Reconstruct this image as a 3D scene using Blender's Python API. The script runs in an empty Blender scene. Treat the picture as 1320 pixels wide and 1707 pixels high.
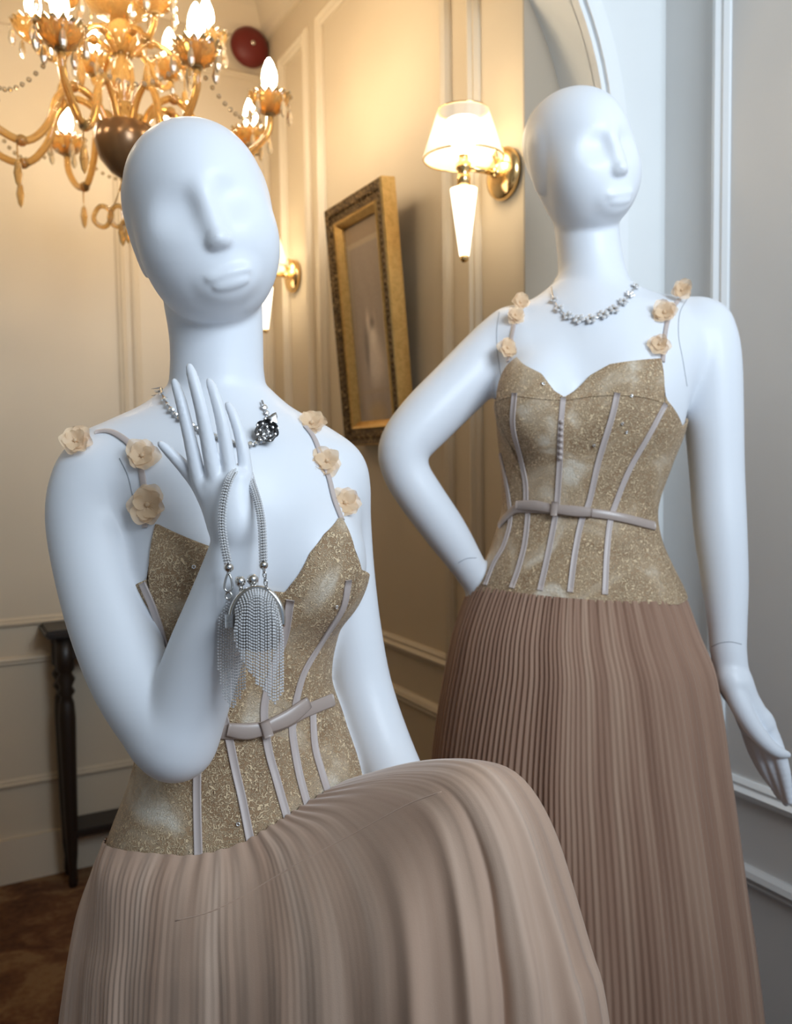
import bpy, bmesh, math, random
import numpy as np
from mathutils import Vector, Matrix
from mathutils.bvhtree import BVHTree

random.seed(7)
RNG = np.random.default_rng(7)
SC = bpy.context.scene
COL = SC.collection
PI = math.pi

# ---------------------------------------------------------------- camera
IMG_W, IMG_H, FPX = 1320.0, 1707.0, 1460.0
CX, CY = IMG_W / 2, IMG_H / 2
CAM = np.array([0.0, 0.0, 1.27])
YAW, PITCH, ROLL = math.radians(28.1), math.radians(-3.65), math.radians(0.8)
_F0 = np.array([math.sin(YAW), math.cos(YAW), 0.0])
_R0 = np.array([math.cos(YAW), -math.sin(YAW), 0.0])
_Z = np.array([0.0, 0.0, 1.0])
_F = _F0 * math.cos(PITCH) + _Z * math.sin(PITCH)
_U0 = np.cross(_R0, _F)
_R = _R0 * math.cos(ROLL) - _U0 * math.sin(ROLL)
_U = _U0 * math.cos(ROLL) + _R0 * math.sin(ROLL)
BASIS = np.stack([_R, _U, _F])            # rows: view right, up, forward

cam_data = bpy.data.cameras.new('camera')
cam = bpy.data.objects.new('camera', cam_data)
COL.objects.link(cam)
cam.matrix_world = Matrix(((_R[0], _U[0], -_F[0], CAM[0]), (_R[1], _U[1], -_F[1], CAM[1]),
                           (_R[2], _U[2], -_F[2], CAM[2]), (0, 0, 0, 1)))
cam_data.sensor_fit = 'VERTICAL'
cam_data.sensor_height = 36.0
cam_data.lens = FPX / IMG_H * 36.0
cam_data.clip_start = 0.05
cam_data.dof.use_dof = True
cam_data.dof.focus_distance = 0.88
cam_data.dof.aperture_fstop = 6.3
SC.camera = cam

# ---------------------------------------------------------------- world, exposure, daylight
SC.view_settings.view_transform = 'Standard'
SC.view_settings.look = 'None'
SC.view_settings.gamma = 1.0
SC.view_settings.use_curve_mapping = False
SC.view_settings.exposure = 0.3
SC.render.film_transparent = False
SC.cycles.max_bounces = 8
SC.cycles.diffuse_bounces = 4
SC.cycles.glossy_bounces = 4
SC.cycles.transmission_bounces = 8
SC.cycles.transparent_max_bounces = 8
SC.cycles.caustics_reflective = False
SC.cycles.caustics_refractive = False
SC.cycles.sample_clamp_indirect = 4.0
W = bpy.data.worlds.new('daylight'); SC.world = W
W.use_nodes = True
W.node_tree.nodes['Background'].inputs[0].default_value = (0.62, 0.78, 1.0, 1)
W.node_tree.nodes['Background'].inputs[1].default_value = 0.24

def area_light(name, loc, target, size, size_y, power, color):
    d = bpy.data.lights.new(name, 'AREA'); d.shape = 'RECTANGLE'
    d.size, d.size_y, d.energy, d.color = size, size_y, power, color
    o = bpy.data.objects.new(name, d); COL.objects.link(o)
    d.spread = math.radians(115)
    o.location = loc
    o.rotation_euler = (Vector(target) - Vector(loc)).to_track_quat('-Z', 'Y').to_euler()
    return o
# daylight through the shop window behind the camera, on the front side of the arch
area_light('window_daylight', (0.80, -1.05, 2.30), (0.80, 1.1, 1.95), 1.2, 0.9, 20, (0.76, 0.88, 1.0))

def point_light(name, loc, power, color, radius, parent=None):
    d = bpy.data.lights.new(name, 'POINT'); d.energy = power; d.color = color; d.shadow_soft_size = radius
    o = bpy.data.objects.new(name, d); COL.objects.link(o); o.location = loc
    if parent is not None:
        o.parent = parent; o.location = Vector(loc) - parent.location
    return o
WARM = (1.0, 0.70, 0.38)

# ---------------------------------------------------------------- helpers: points
def cpt(px, py, z):
    """view-space metres of a picture point at depth z"""
    return np.array([(px - CX) * z / FPX, (CY - py) * z / FPX, z])
def c2w(p):
    p = np.asarray(p, float)
    return CAM + p @ BASIS
def w2c(p):
    return (np.asarray(p, float) - CAM) @ BASIS.T
def wpt(px, py, z):
    return c2w(cpt(px, py, z))
def ray(px, py):
    d = cpt(px, py, 1.0) @ BASIS
    return d
def on_x(px, py, X):
    d = ray(px, py); return CAM + d * (X - CAM[0]) / d[0]
def on_y(px, py, Y):
    d = ray(px, py); return CAM + d * (Y - CAM[1]) / d[1]

# ---------------------------------------------------------------- helpers: objects
def empty(name, loc, label=None, cat=None, group=None):
    o = bpy.data.objects.new(name, None); COL.objects.link(o)
    o.location = Vector(loc); o.empty_display_size = 0.05
    if label: o['label'] = label
    if cat: o['category'] = cat
    if group: o['group'] = group
    return o
def origin_of(o):
    v = Vector((0, 0, 0))
    while o is not None:
        v += o.location; o = o.parent
    return np.array(v)
def mesh(name, verts, faces, mat=None, parent=None, smooth=True, kind=None, label=None):
    v = np.asarray(verts, float)
    if parent is not None: v = v - origin_of(parent)
    me = bpy.data.meshes.new(name)
    if isinstance(faces, np.ndarray):
        n, k = faces.shape
        me.vertices.add(len(v)); me.vertices.foreach_set('co', v.ravel())
        me.loops.add(n * k); me.loops.foreach_set('vertex_index', faces.ravel().astype(np.int32))
        me.polygons.add(n)
        me.polygons.foreach_set('loop_start', np.arange(0, n * k, k, dtype=np.int32))
        me.update(calc_edges=True)
    else:
        me.from_pydata([tuple(p) for p in v], [], faces)
    if smooth:
        me.polygons.foreach_set('use_smooth', np.ones(len(me.polygons), dtype=bool))
    if mat is not None: me.materials.append(mat)
    me.update()
    o = bpy.data.objects.new(name, me); COL.objects.link(o)
    if parent is not None: o.parent = parent
    if kind: o['kind'] = kind
    if label: o['label'] = label
    return o

class MB:
    """collects simple solids, builds ONE mesh object"""
    def __init__(s): s.v, s.f = [], []
    def add(s, verts, faces):
        o = len(s.v); s.v += [tuple(p) for p in verts]; s.f += [tuple(i + o for i in f) for f in faces]
    def box(s, lo, hi):
        (a, b, c), (d, e, f) = lo, hi
        s.add([(a,b,c),(d,b,c),(d,e,c),(a,e,c),(a,b,f),(d,b,f),(d,e,f),(a,e,f)],
              [(0,3,2,1),(4,5,6,7),(0,1,5,4),(1,2,6,5),(2,3,7,6),(3,0,4,7)])
    def tube(s, pts, r, n=10, cap=True, closed=False):
        v, f = tube_geo(pts, r, n, cap, closed); s.add(v, f)
    def lathe(s, prof, c=(0,0,0), n=24, axis=None):
        v, f = lathe_geo(prof, c, n, axis); s.add(v, f)
    def ico(s, c, r, sub=1, scale=(1,1,1)):
        v, f = ICO[sub]; s.add(np.asarray(c) + v * r * np.asarray(scale), f)
    def build(s, name, mat=None, parent=None, smooth=True, kind=None, label=None):
        return mesh(name, s.v, s.f, mat, parent, smooth, kind, label)

def _ico(sub):
    bm = bmesh.new(); bmesh.ops.create_icosphere(bm, subdivisions=sub, radius=1.0)
    bm.verts.ensure_lookup_table()
    v = np.array([p.co[:] for p in bm.verts]); f = [tuple(q.index for q in p.verts) for p in bm.faces]
    bm.free(); return v, f
ICO = {1: _ico(1), 2: _ico(2), 3: _ico(3)}

def frames(pts, closed=False):
    p = np.asarray(pts, float); n = len(p)
    t = np.zeros_like(p)
    t[1:-1] = p[2:] - p[:-2]; t[0] = p[1] - p[0]; t[-1] = p[-1] - p[-2]
    if closed: t[0] = p[1] - p[-1]; t[-1] = p[0] - p[-2]
    t /= np.linalg.norm(t, axis=1)[:, None] + 1e-12
    ref = np.array([0, 0, 1.0]) if abs(t[0][2]) < 0.9 else np.array([1.0, 0, 0])
    N = np.zeros_like(p); a = np.cross(t[0], ref); a /= np.linalg.norm(a); N[0] = a
    for i in range(1, n):
        a = N[i-1] - t[i] * np.dot(N[i-1], t[i]); N[i] = a / (np.linalg.norm(a) + 1e-12)
    return t, N, np.cross(t, N)
def tube_geo(pts, r, n=10, cap=True, closed=False):
    p = np.asarray(pts, float); m = len(p); r = np.broadcast_to(np.asarray(r, float), (m,))
    t, N, B = frames(p, closed)
    a = np.arange(n) * 2 * PI / n
    v = p[:, None] + r[:, None, None] * (np.cos(a)[None, :, None] * N[:, None] + np.sin(a)[None, :, None] * B[:, None])
    v = v.reshape(-1, 3); f = []
    for i in range(m if closed else m - 1):
        j = (i + 1) % m
        for k in range(n):
            l = (k + 1) % n; f.append((i*n+k, i*n+l, j*n+l, j*n+k))
    if cap and not closed:
        f.append(tuple(range(n))[::-1]); f.append(tuple((m-1)*n + k for k in range(n)))
    return v, f
def lathe_geo(prof, c=(0,0,0), n=24, axis=None):
    """profile of (radius, height) turned about the vertical (or AXIS) through c"""
    c = np.asarray(c, float); m = len(prof)
    a = np.arange(n) * 2 * PI / n
    v = np.array([[(r*math.cos(x), r*math.sin(x), h) for x in a] for r, h in prof]).reshape(-1, 3)
    if axis is not None:
        q = Vector((0,0,1)).rotation_difference(Vector(axis)).to_matrix(); v = v @ np.array(q).T
    v = v + c; f = []
    for i in range(m - 1):
        for k in range(n):
            l = (k + 1) % n; f.append((i*n+k, i*n+l, (i+1)*n+l, (i+1)*n+k))
    if prof[0][0] > 1e-6: f.append(tuple(range(n))[::-1])
    if prof[-1][0] > 1e-6: f.append(tuple((m-1)*n + k for k in range(n)))
    return v, f
def grid_faces(nr, nc, wrap=False):
    i, j = np.meshgrid(np.arange(nr - 1), np.arange(nc if wrap else nc - 1), indexing='ij')
    a = i * nc + j; b = i * nc + (j + 1) % nc
    return np.stack([a, b, b + nc, a + nc], -1).reshape(-1, 4)
def spline(pts, n, closed=False):
    """Catmull-Rom through pts, n samples evenly spaced by length"""
    p = np.asarray(pts, float)
    if closed: p = np.vstack([p[-1], p, p[0], p[1]])
    else: p = np.vstack([2*p[0]-p[1], p, 2*p[-1]-p[-2]])
    out = []
    for i in range(1, len(p) - 2):
        t = np.linspace(0, 1, 24, endpoint=False)[:, None]
        a, b, c, d = p[i-1], p[i], p[i+1], p[i+2]
        out.append(0.5*((2*b) + (c-a)*t + (2*a-5*b+4*c-d)*t**2 + (-a+3*b-3*c+d)*t**3))
    out = np.vstack(out + [p[-2][None]])
    s = np.concatenate([[0], np.cumsum(np.linalg.norm(np.diff(out, axis=0), axis=1))])
    u = np.linspace(0, s[-1], n + 1)[:-1] if closed else np.linspace(0, s[-1], n)
    return np.stack([np.interp(u, s, out[:, k]) for k in range(p.shape[1])], -1)
def smoothstep(a, b, x):
    t = np.clip((x - a) / (b - a), 0, 1); return t * t * (3 - 2 * t)

# ---------------------------------------------------------------- helpers: materials
def mat(name, color, rough=0.5, metal=0.0, **kw):
    m = bpy.data.materials.new(name); m.use_nodes = True
    b = m.node_tree.nodes['Principled BSDF']
    b.inputs['Base Color'].default_value = (*color, 1)
    b.inputs['Roughness'].default_value = rough
    b.inputs['Metallic'].default_value = metal
    for k, v in kw.items():
        b.inputs[k.replace('_', ' ')].default_value = (*v, 1) if isinstance(v, tuple) else v
    return m
def bsdf(m): return m.node_tree.nodes['Principled BSDF']
def node(m, kind, **kw):
    n = m.node_tree.nodes.new(kind)
    for k, v in kw.items():
        if k in n.inputs: n.inputs[k].default_value = v
        else: setattr(n, k, v)
    return n
def link(m, a, b): m.node_tree.links.new(a, b)
def ramp(m, src, stops):
    r = m.node_tree.nodes.new('ShaderNodeValToRGB')
    while len(r.color_ramp.elements) < len(stops): r.color_ramp.elements.new(0.5)
    for e, (p, c) in zip(r.color_ramp.elements, stops):
        e.position = p; e.color = (*c, 1) if len(c) == 3 else c
    link(m, src, r.inputs[0]); return r.outputs[0]
def coords(m, scale=(1,1,1)):
    t = m.node_tree.nodes.new('ShaderNodeTexCoord'); mp = m.node_tree.nodes.new('ShaderNodeMapping')
    mp.inputs['Scale'].default_value = scale; link(m, t.outputs['Object'], mp.inputs[0]); return mp.outputs[0]
def noise(m, vec, scale, detail=3.0, dist=0.0):
    n = node(m, 'ShaderNodeTexNoise'); n.inputs['Scale'].default_value = scale
    n.inputs['Detail'].default_value = detail; n.inputs['Distortion'].default_value = dist
    link(m, vec, n.inputs['Vector']); return n.outputs['Fac']
def bump(m, h, strength=0.3, dist=0.002, b=None):
    n = node(m, 'ShaderNodeBump'); n.inputs['Strength'].default_value = strength; n.inputs['Distance'].default_value = dist
    link(m, h, n.inputs['Height']); link(m, n.outputs[0], (b or bsdf(m)).inputs['Normal']); return n

M = {}
def paint(name, c, rough=0.55):
    m = mat(name, c, rough)
    v = coords(m); f = noise(m, v, 3.0, 4)
    col = ramp(m, f, [(0.3, tuple(x*0.97 for x in c)), (0.7, tuple(min(1, x*1.02) for x in c))])
    link(m, col, bsdf(m).inputs['Base Color'])
    bump(m, noise(m, v, 260, 2), 0.08, 0.001)
    return m
M['cream'] = paint('cream_wall_paint', (0.65, 0.555, 0.42))
M['white_wall'] = paint('white_wall_paint', (0.80, 0.82, 0.82))
M['grey_wall'] = paint('grey_wall_paint', (0.74, 0.73, 0.715))
M['trim_white'] = mat('white_trim_paint', (0.84, 0.86, 0.87), 0.35)
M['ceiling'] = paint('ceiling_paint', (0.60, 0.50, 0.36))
M['plastic'] = mat('white_plastic', (0.80, 0.83, 0.88), 0.48)
bsdf(M['plastic']).inputs['Coat Weight'].default_value = 0.06
bsdf(M['plastic']).inputs['Coat Roughness'].default_value = 0.12
M['seam'] = mat('seam_line', (0.35, 0.37, 0.40), 0.6)
M['brass'] = mat('polished_brass', (0.86, 0.60, 0.28), 0.22, 1.0)
M['silver'] = mat('polished_silver', (0.80, 0.79, 0.77), 0.16, 1.0)
M['crystal'] = mat('rhinestone', (0.93, 0.94, 0.96), 0.06, 0.85)
M['dark_wood'] = mat('dark_wood', (0.022, 0.014, 0.010), 0.4)
# ---------------------------------------------------------------- the room
HX, BY, AY0, AY1, SX, CH = 1.05, 2.83, 1.32, 1.42, 1.325, 2.77   # hall wall, back wall, arch wall front/back, side wall, ceiling
def struct(o): o['kind'] = 'structure'; return o
def slab(name, lo, hi, m):
    b = MB(); b.box(lo, hi); return struct(b.build(name, M[m], smooth=False))

# floor: reddish carpet with a worn mottled pattern
mf = mat('carpet', (0.16, 0.08, 0.04), 0.95)
v = coords(mf); n1 = noise(mf, v, 5.0, 5, 1.5); n2 = noise(mf, v, 55, 3)
mx = node(mf, 'ShaderNodeMath', operation='ADD'); link(mf, n1, mx.inputs[0])
m2 = node(mf, 'ShaderNodeMath', operation='MULTIPLY'); m2.inputs[1].default_value = 0.35; link(mf, n2, m2.inputs[0]); link(mf, m2.outputs[0], mx.inputs[1])
link(mf, ramp(mf, mx.outputs[0], [(0.48, (0.075, 0.028, 0.012)), (0.66, (0.16, 0.07, 0.03)), (0.82, (0.26, 0.15, 0.07))]), bsdf(mf).inputs['Base Color'])
bump(mf, noise(mf, v, 400, 2), 0.6, 0.004)
b = MB(); b.box((-2.2, -2.2, -0.05), (2.2, 3.0, 0.0)); struct(b.build('floor', mf, smooth=False))
slab('ceiling', (-2.2, -0.6, CH), (2.2, 3.0, CH + 0.08), 'ceiling')
slab('wall_back', (-2.2, BY, 0), (HX, BY + 0.1, CH), 'cream')
slab('wall_hall', (HX, AY1, 0), (HX + 0.6, BY + 0.1, CH), 'cream')
M['tan'] = paint('tan_wall_paint', (0.40, 0.33, 0.25))  # shade on the hall wall's end, put into a darker colour
slab('wall_hall_end', (HX + .0005, AY1 - .004, 0), (HX + 0.4, AY1 + .001, CH), 'tan')  # thin slab added over the end face to carry that painted shade
slab('wall_side', (SX, -0.9, 0), (SX + 0.12, AY0 + 0.02, CH), 'grey_wall')
slab('wall_left', (-2.3, -2.2, 0), (-2.2, 3.0, CH), 'cream')

# arch wall with an elliptical head
JX, AA, AB, SPZ = 1.158, 0.66, 0.58, 1.845
ac = JX - AA
th = np.linspace(0, PI, 49)
op = [(JX, 0.0)] + [(ac + AA * math.cos(t), SPZ + AB * math.sin(t)) for t in th] + [(ac - AA, 0.0)]
def arch_solid(inner, outer, y0, y1, name, m):
    n = len(inner); vs = []
    for (x, z) in inner: vs.append((x, y0, z))
    for (x, z) in outer: vs.append((x, y0, z))
    for (x, z) in inner: vs.append((x, y1, z))
    for (x, z) in outer: vs.append((x, y1, z))
    f = []
    for i in range(n - 1):
        f += [(i, i+1, n+i+1, n+i), (2*n+i, 3*n+i, 3*n+i+1, 2*n+i+1), (i, 2*n+i, 2*n+i+1, i+1), (n+i, n+i+1, 3*n+i+1, 3*n+i)]
    for i in (0, n - 1): f.append((i, n+i, 3*n+i, 2*n+i))
    o = mesh(name, vs, f, M[m], smooth=False)
    bm = bmesh.new(); bm.from_mesh(o.data); bmesh.ops.recalc_face_normals(bm, faces=bm.faces); bm.to_mesh(o.data); bm.free()
    return struct(o)
def outer_pt(x, z):
    # project out to the rectangle of the wall
    if z <= SPZ: return ((SX + 0.06) if x > ac else -2.2, z)
    dx, dz = x - ac, z - SPZ
    t = min(((SX + 0.06 - ac) / dx) if dx > 1e-6 else 1e9, ((-2.2 - ac) / dx) if dx < -1e-6 else 1e9, (CH - SPZ) / dz if dz > 1e-6 else 1e9)
    return (ac + dx * t, SPZ + dz * t)
outer = [outer_pt(x, z) for x, z in op]
# make sure the two top corners are covered
arch_solid(op, outer, AY0, AY1, 'wall_arch', 'white_wall')
slab('wall_arch_corner', (SX - 0.25, AY0 + 0.001, CH - 0.20), (SX + 0.06, AY1 - 0.001, CH), 'white_wall')
# stepped architrave round the opening
def ring(off0, off1, y0, y1, name):
    def off(d): return [(JX + d, 0.0)] + [(ac + (AA + d) * math.cos(t), SPZ + (AB + d) * math.sin(t)) for t in th] + [(ac - AA - d, 0.0)]
    return arch_solid(off(off0), off(off1), y0, y1, name, 'trim_white')
ring(0.0, 0.055, AY0 - 0.016, AY0 + 0.004, 'trim_1')
ring(0.010, 0.026, AY0 - 0.026, AY0 + 0.002, 'trim_2')

# panel mouldings: a stepped profile swept round a rectangle on a wall plane
PROF = [(-0.020, 0.0), (-0.020, 0.006), (-0.012, 0.012), (-0.006, 0.010), (0.002, 0.018), (0.012, 0.014), (0.018, 0.006), (0.018, 0.0)]
def panel_frame(name, origin, ax, u0, u1, z0, z1, out, m, k=1.0):
    """rectangle on the plane through origin spanned by ax and the vertical; OUT is the outward normal"""
    o, ax, out = map(lambda q: np.asarray(q, float), (origin, ax, out))
    corners = [(u0, z0, -1, -1), (u1, z0, 1, -1), (u1, z1, 1, 1), (u0, z1, -1, 1)]
    vs = []; n = len(PROF)
    for (u, z, su, sz) in corners:
        for (d, h) in PROF:
            vs.append(o + ax * (u + su * d * k) + np.array([0, 0, 1.0]) * (z + sz * d * k) + out * h * k)
    f = []
    for i in range(4):
        j = (i + 1) % 4
        for q in range(n - 1): f.append((i*n+q, j*n+q, j*n+q+1, i*n+q+1))
    ob = mesh(name, vs, f, M[m], smooth=False)
    bm = bmesh.new(); bm.from_mesh(ob.data); bmesh.ops.recalc_face_normals(bm, faces=bm.faces); bm.to_mesh(ob.data); bm.free()
    return struct(ob)
M['cream_trim'] = mat('cream_trim_paint', (0.70, 0.61, 0.48), 0.4)
M['grey_trim'] = mat('grey_trim_paint', (0.66, 0.66, 0.66), 0.4)
def yx(px, py=700): return on_x(px, py, HX)[1]
def zx(px, py): return on_x(px, py, HX)[2]
railA, railB = zx(680, 1082), zx(690, 1166)
topP = 2.52
HO, HA, HN = (HX, 0, 0), (0, 1, 0), (-1, 0, 0)
panel_frame('trim_3', HO, HA, yx(748, 400), yx(541, 400), railA + 0.005, topP, HN, 'cream_trim')
panel_frame('trim_4', HO, HA, yx(518, 400), yx(478, 400), railA + 0.005, topP, HN, 'cream_trim')
def moulding_bar(name, y, z0, z1, m):
    n = len(PROF); vs = [(HX - h, y + d, z) for z in (z0, z1) for d, h in PROF]
    return struct(mesh(name, vs, [(q, q+1, n+q+1, n+q) for q in range(n-1)] + [tuple(range(n))[::-1], tuple(range(n, 2*n))], M[m], smooth=False))
moulding_bar('trim_5', yx(794, 400), railA + .005, topP, 'cream_trim')
panel_frame('trim_6', HO, HA, yx(748, 400), yx(541, 400), 0.22, railB, HN, 'cream_trim')
panel_frame('trim_7', HO, HA, yx(518, 400), yx(478, 400), 0.22, railB, HN, 'cream_trim')
# back wall
BO, BA, BN = (0, BY, 0), (1, 0, 0), (0, -1, 0)
def xb(px, py): return on_y(px, py, BY)[0]
def zb(px, py): return on_y(px, py, BY)[2]
panel_frame('trim_8', BO, BA, xb(228, 600), xb(452, 600), zb(110, 1030), 2.52, BN, 'cream', 0.7)
panel_frame('trim_9', BO, BA, -1.7, xb(205, 600), zb(110, 1030), 2.52, BN, 'cream', 0.7)
panel_frame('trim_10', BO, BA, -1.7, xb(205, 600), 0.30, zb(60, 1097), BN, 'cream', 0.7)
panel_frame('trim_11', BO, BA, xb(228, 600), xb(452, 600), 0.30, zb(60, 1097), BN, 'cream', 0.7)
b = MB(); b.box((-2.2, BY - 0.014, 0), (HX, BY, zb(45, 1392))); struct(b.build('baseboard_back', M['cream_trim'], smooth=False))
b = MB(); b.box((HX - 0.014, AY1, 0), (HX, BY, 0.14)); struct(b.build('baseboard_hall', M['cream_trim'], smooth=False))
# cornice along hall and back walls: stepped cove
CP = [(0, -0.13), (0.012, -0.13), (0.016, -0.115), (0.03, -0.10), (0.05, -0.05), (0.085, -0.025), (0.09, -0.012), (0.11, -0.012), (0.11, 0)]
def sweep(name, pts, m):
    n = len(CP); vs = []
    for (p, nx, ny) in pts:
        for d, h in CP: vs.append((p[0] + nx * d, p[1] + ny * d, CH + h))
    f = [(i*n+q, (i+1)*n+q, (i+1)*n+q+1, i*n+q+1) for i in range(len(pts)-1) for q in range(n-1)]
    ob = mesh(name, vs, f, M[m], smooth=False)
    bm = bmesh.new(); bm.from_mesh(ob.data); bmesh.ops.recalc_face_normals(bm, faces=bm.faces); bm.to_mesh(ob.data); bm.free()
    return struct(ob)
sweep('cornice', [((HX, AY1), -1, 0), ((HX, BY), -1, -1), ((-2.2, BY), 0, -1)], 'cream_trim')
# side wall panels (front room, to the right)
def ys(px, py): return on_x(px, py, SX)[1]
def zs(px, py): return on_x(px, py, SX)[2]
SO = (SX, 0, 0)
panel_frame('trim_12', SO, HA, 0.0, ys(1200, 600), zs(1260, 1322), 2.6, HN, 'trim_white', 1.0)
panel_frame('trim_13', SO, HA, 0.0, ys(1200, 600), 0.16, zs(1270, 1468), HN, 'grey_trim', 1.0)
# ---------------------------------------------------------------- smooth solid modelling (distance fields meshed once)
class Field:
    def __init__(s, lo, hi, h):
        s.lo = np.asarray(lo, float); s.h = h
        s.n = np.ceil((np.asarray(hi, float) - s.lo) / h - 1e-4).astype(int) + 1
        s.D = np.full(s.n, 0.5, np.float32)
        s.ax = [(s.lo[k] + h * np.arange(s.n[k])).astype(np.float32) for k in range(3)]
    def block(s, lo, hi):
        a = np.clip(np.floor((np.asarray(lo) - s.lo) / s.h).astype(int), 0, s.n)
        b = np.clip(np.ceil((np.asarray(hi) - s.lo) / s.h).astype(int) + 1, 0, s.n)
        sl = tuple(slice(int(i), int(j)) for i, j in zip(a, b))
        return sl, (s.ax[0][sl[0]][:, None, None], s.ax[1][sl[1]][None, :, None], s.ax[2][sl[2]][None, None, :])
    def put(s, fn, lo, hi, k=0.0, sub=False):
        m = k + 4 * s.h
        sl, (x, y, z) = s.block(np.asarray(lo) - m, np.asarray(hi) + m)
        d = s.D[sl]
        if d.size == 0: return
        e = fn(x, y, z).astype(np.float32)
        if sub:
            e = -e
            if k > 0:
                h = np.clip(0.5 - 0.5 * (d - e) / k, 0, 1); s.D[sl] = d * (1 - h) + e * h + k * h * (1 - h)
            else: s.D[sl] = np.maximum(d, e)
        elif k > 0:
            h = np.clip(0.5 + 0.5 * (d - e) / k, 0, 1); s.D[sl] = d * (1 - h) + e * h - k * h * (1 - h)
        else: s.D[sl] = np.minimum(d, e)
    def cone(s, a, b, ra, rb, k=0.0, sub=False):
        a, b = np.asarray(a, float), np.asarray(b, float)
        r = max(ra, rb)
        s.put(f_cone(a, b, ra, rb), np.minimum(a, b) - r, np.maximum(a, b) + r, k, sub)
    def chain(s, pts, rs, k, kin=None):
        for i in range(len(pts) - 1):
            s.cone(pts[i], pts[i+1], rs[i], rs[i+1], k if (i == 0 or kin is None) else kin)
    def ell(s, c, r, A=None, k=0.0, sub=False):
        c = np.asarray(c, float); R = max(r)
        s.put(f_ell(c, r, A), c - R, c + R, k, sub)
    def merge(s, other, k):
        lo = other.lo; hi = other.lo + other.h * (other.n - 1)
        o = np.round((other.lo - s.lo) / s.h).astype(int)
        sl = tuple(slice(int(a), int(a + b)) for a, b in zip(o, other.n))
        d = s.D[sl]; e = other.D
        h = np.clip(0.5 + 0.5 * (d - e) / k, 0, 1); s.D[sl] = d * (1 - h) + e * h - k * h * (1 - h)
    def mesh(s): return surface_nets(s.D, s.lo, s.h)

def f_cone(a, b, ra, rb):
    ba = b - a; L2 = float(ba @ ba) + 1e-12
    def fn(x, y, z):
        px, py, pz = x - a[0], y - a[1], z - a[2]
        t = np.clip((px * ba[0] + py * ba[1] + pz * ba[2]) / L2, 0, 1)
        dx, dy, dz = px - t * ba[0], py - t * ba[1], pz - t * ba[2]
        return np.sqrt(dx*dx + dy*dy + dz*dz) - (ra + (rb - ra) * t)
    return fn
def f_ell(c, r, A=None):
    r = np.asarray(r, float)
    def fn(x, y, z):
        p = (x - c[0], y - c[1], z - c[2])
        if A is not None:
            p = tuple(p[0] * A[i][0] + p[1] * A[i][1] + p[2] * A[i][2] for i in range(3))
        k0 = np.sqrt((p[0]/r[0])**2 + (p[1]/r[1])**2 + (p[2]/r[2])**2)
        k1 = np.sqrt((p[0]/r[0]**2)**2 + (p[1]/r[1]**2)**2 + (p[2]/r[2]**2)**2) + 1e-6
        return k0 * (k0 - 1) / k1
    return fn
class Loft:
    """upright implicit loft: rows of (picture y, left x, right x, half depth, centre depth) at depth zc, turned by yaw about the vertical"""
    def __init__(s, rows, zc, yaw, tilt=None):
        r = np.array(rows, float); r = r[np.argsort(-r[:, 0])]
        y = (CY - r[:, 0]) * zc / FPX; L = (r[:, 1] - CX) * zc / FPX; Rr = (r[:, 2] - CX) * zc / FPX
        cz = r[:, 4] if r.shape[1] > 4 else np.full(len(r), zc)
        b = r[:, 3]; w = (Rr - L) / 2
        c, sn = math.cos(yaw), math.sin(yaw)
        a = np.sqrt(np.maximum(w**2 - (b * sn)**2, 1e-6)) / c
        tab = np.stack([y, (L + Rr) / 2, cz, a, b], -1)
        yy = np.linspace(y[0], y[-1], 200)
        d = np.stack([pchip(y, tab[:, k], yy) for k in range(1, 5)], -1)
        s.y, s.t = yy, d; s.c, s.s = c, sn; s.tilt = tilt; s.zc = zc
    def row(s, y): return [np.interp(y, s.y, s.t[:, k]) for k in range(4)]
    def eff(s, x, y):
        if s.tilt is None: return y + 0 * x
        m, ya, yb, cx = s.tilt           # sideways slope of the level lines, faded in between ya and yb (view metres)
        g = m * smoothstep(ya, yb, y)
        return y - g * (x - cx)
    def uw(s, x, z, cx, cz):
        dx, dz = x - cx, z - cz
        return dx * s.c + dz * s.s, -dx * s.s + dz * s.c
    def sdf(s, x, y, z):
        e = s.eff(x, y)
        cx, cz, a, b = [q for q in s.row(e)]
        u, w = s.uw(x, z, cx, cz)
        k0 = np.sqrt((u/a)**2 + (w/b)**2); k1 = np.sqrt((u/a**2)**2 + (w/b**2)**2) + 1e-6
        return k0 * (k0 - 1) / k1
    def capped(s, ylo, yhi):
        return lambda x, y, z: np.maximum(s.sdf(x, y, z), np.maximum(y - yhi, ylo - y))
def pchip(x, y, q):
    h = np.diff(x); d = np.diff(y) / h
    m = np.zeros_like(y); m[0], m[-1] = d[0], d[-1]
    for i in range(1, len(x) - 1):
        m[i] = 0 if d[i-1] * d[i] <= 0 else 2 * d[i-1] * d[i] / (d[i-1] + d[i])
    i = np.clip(np.searchsorted(x, q) - 1, 0, len(x) - 2); t = (q - x[i]) / h[i]
    return ((2*t**3-3*t**2+1)*y[i] + (t**3-2*t**2+t)*h[i]*m[i] + (-2*t**3+3*t**2)*y[i+1] + (t**3-t**2)*h[i]*m[i+1])

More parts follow.
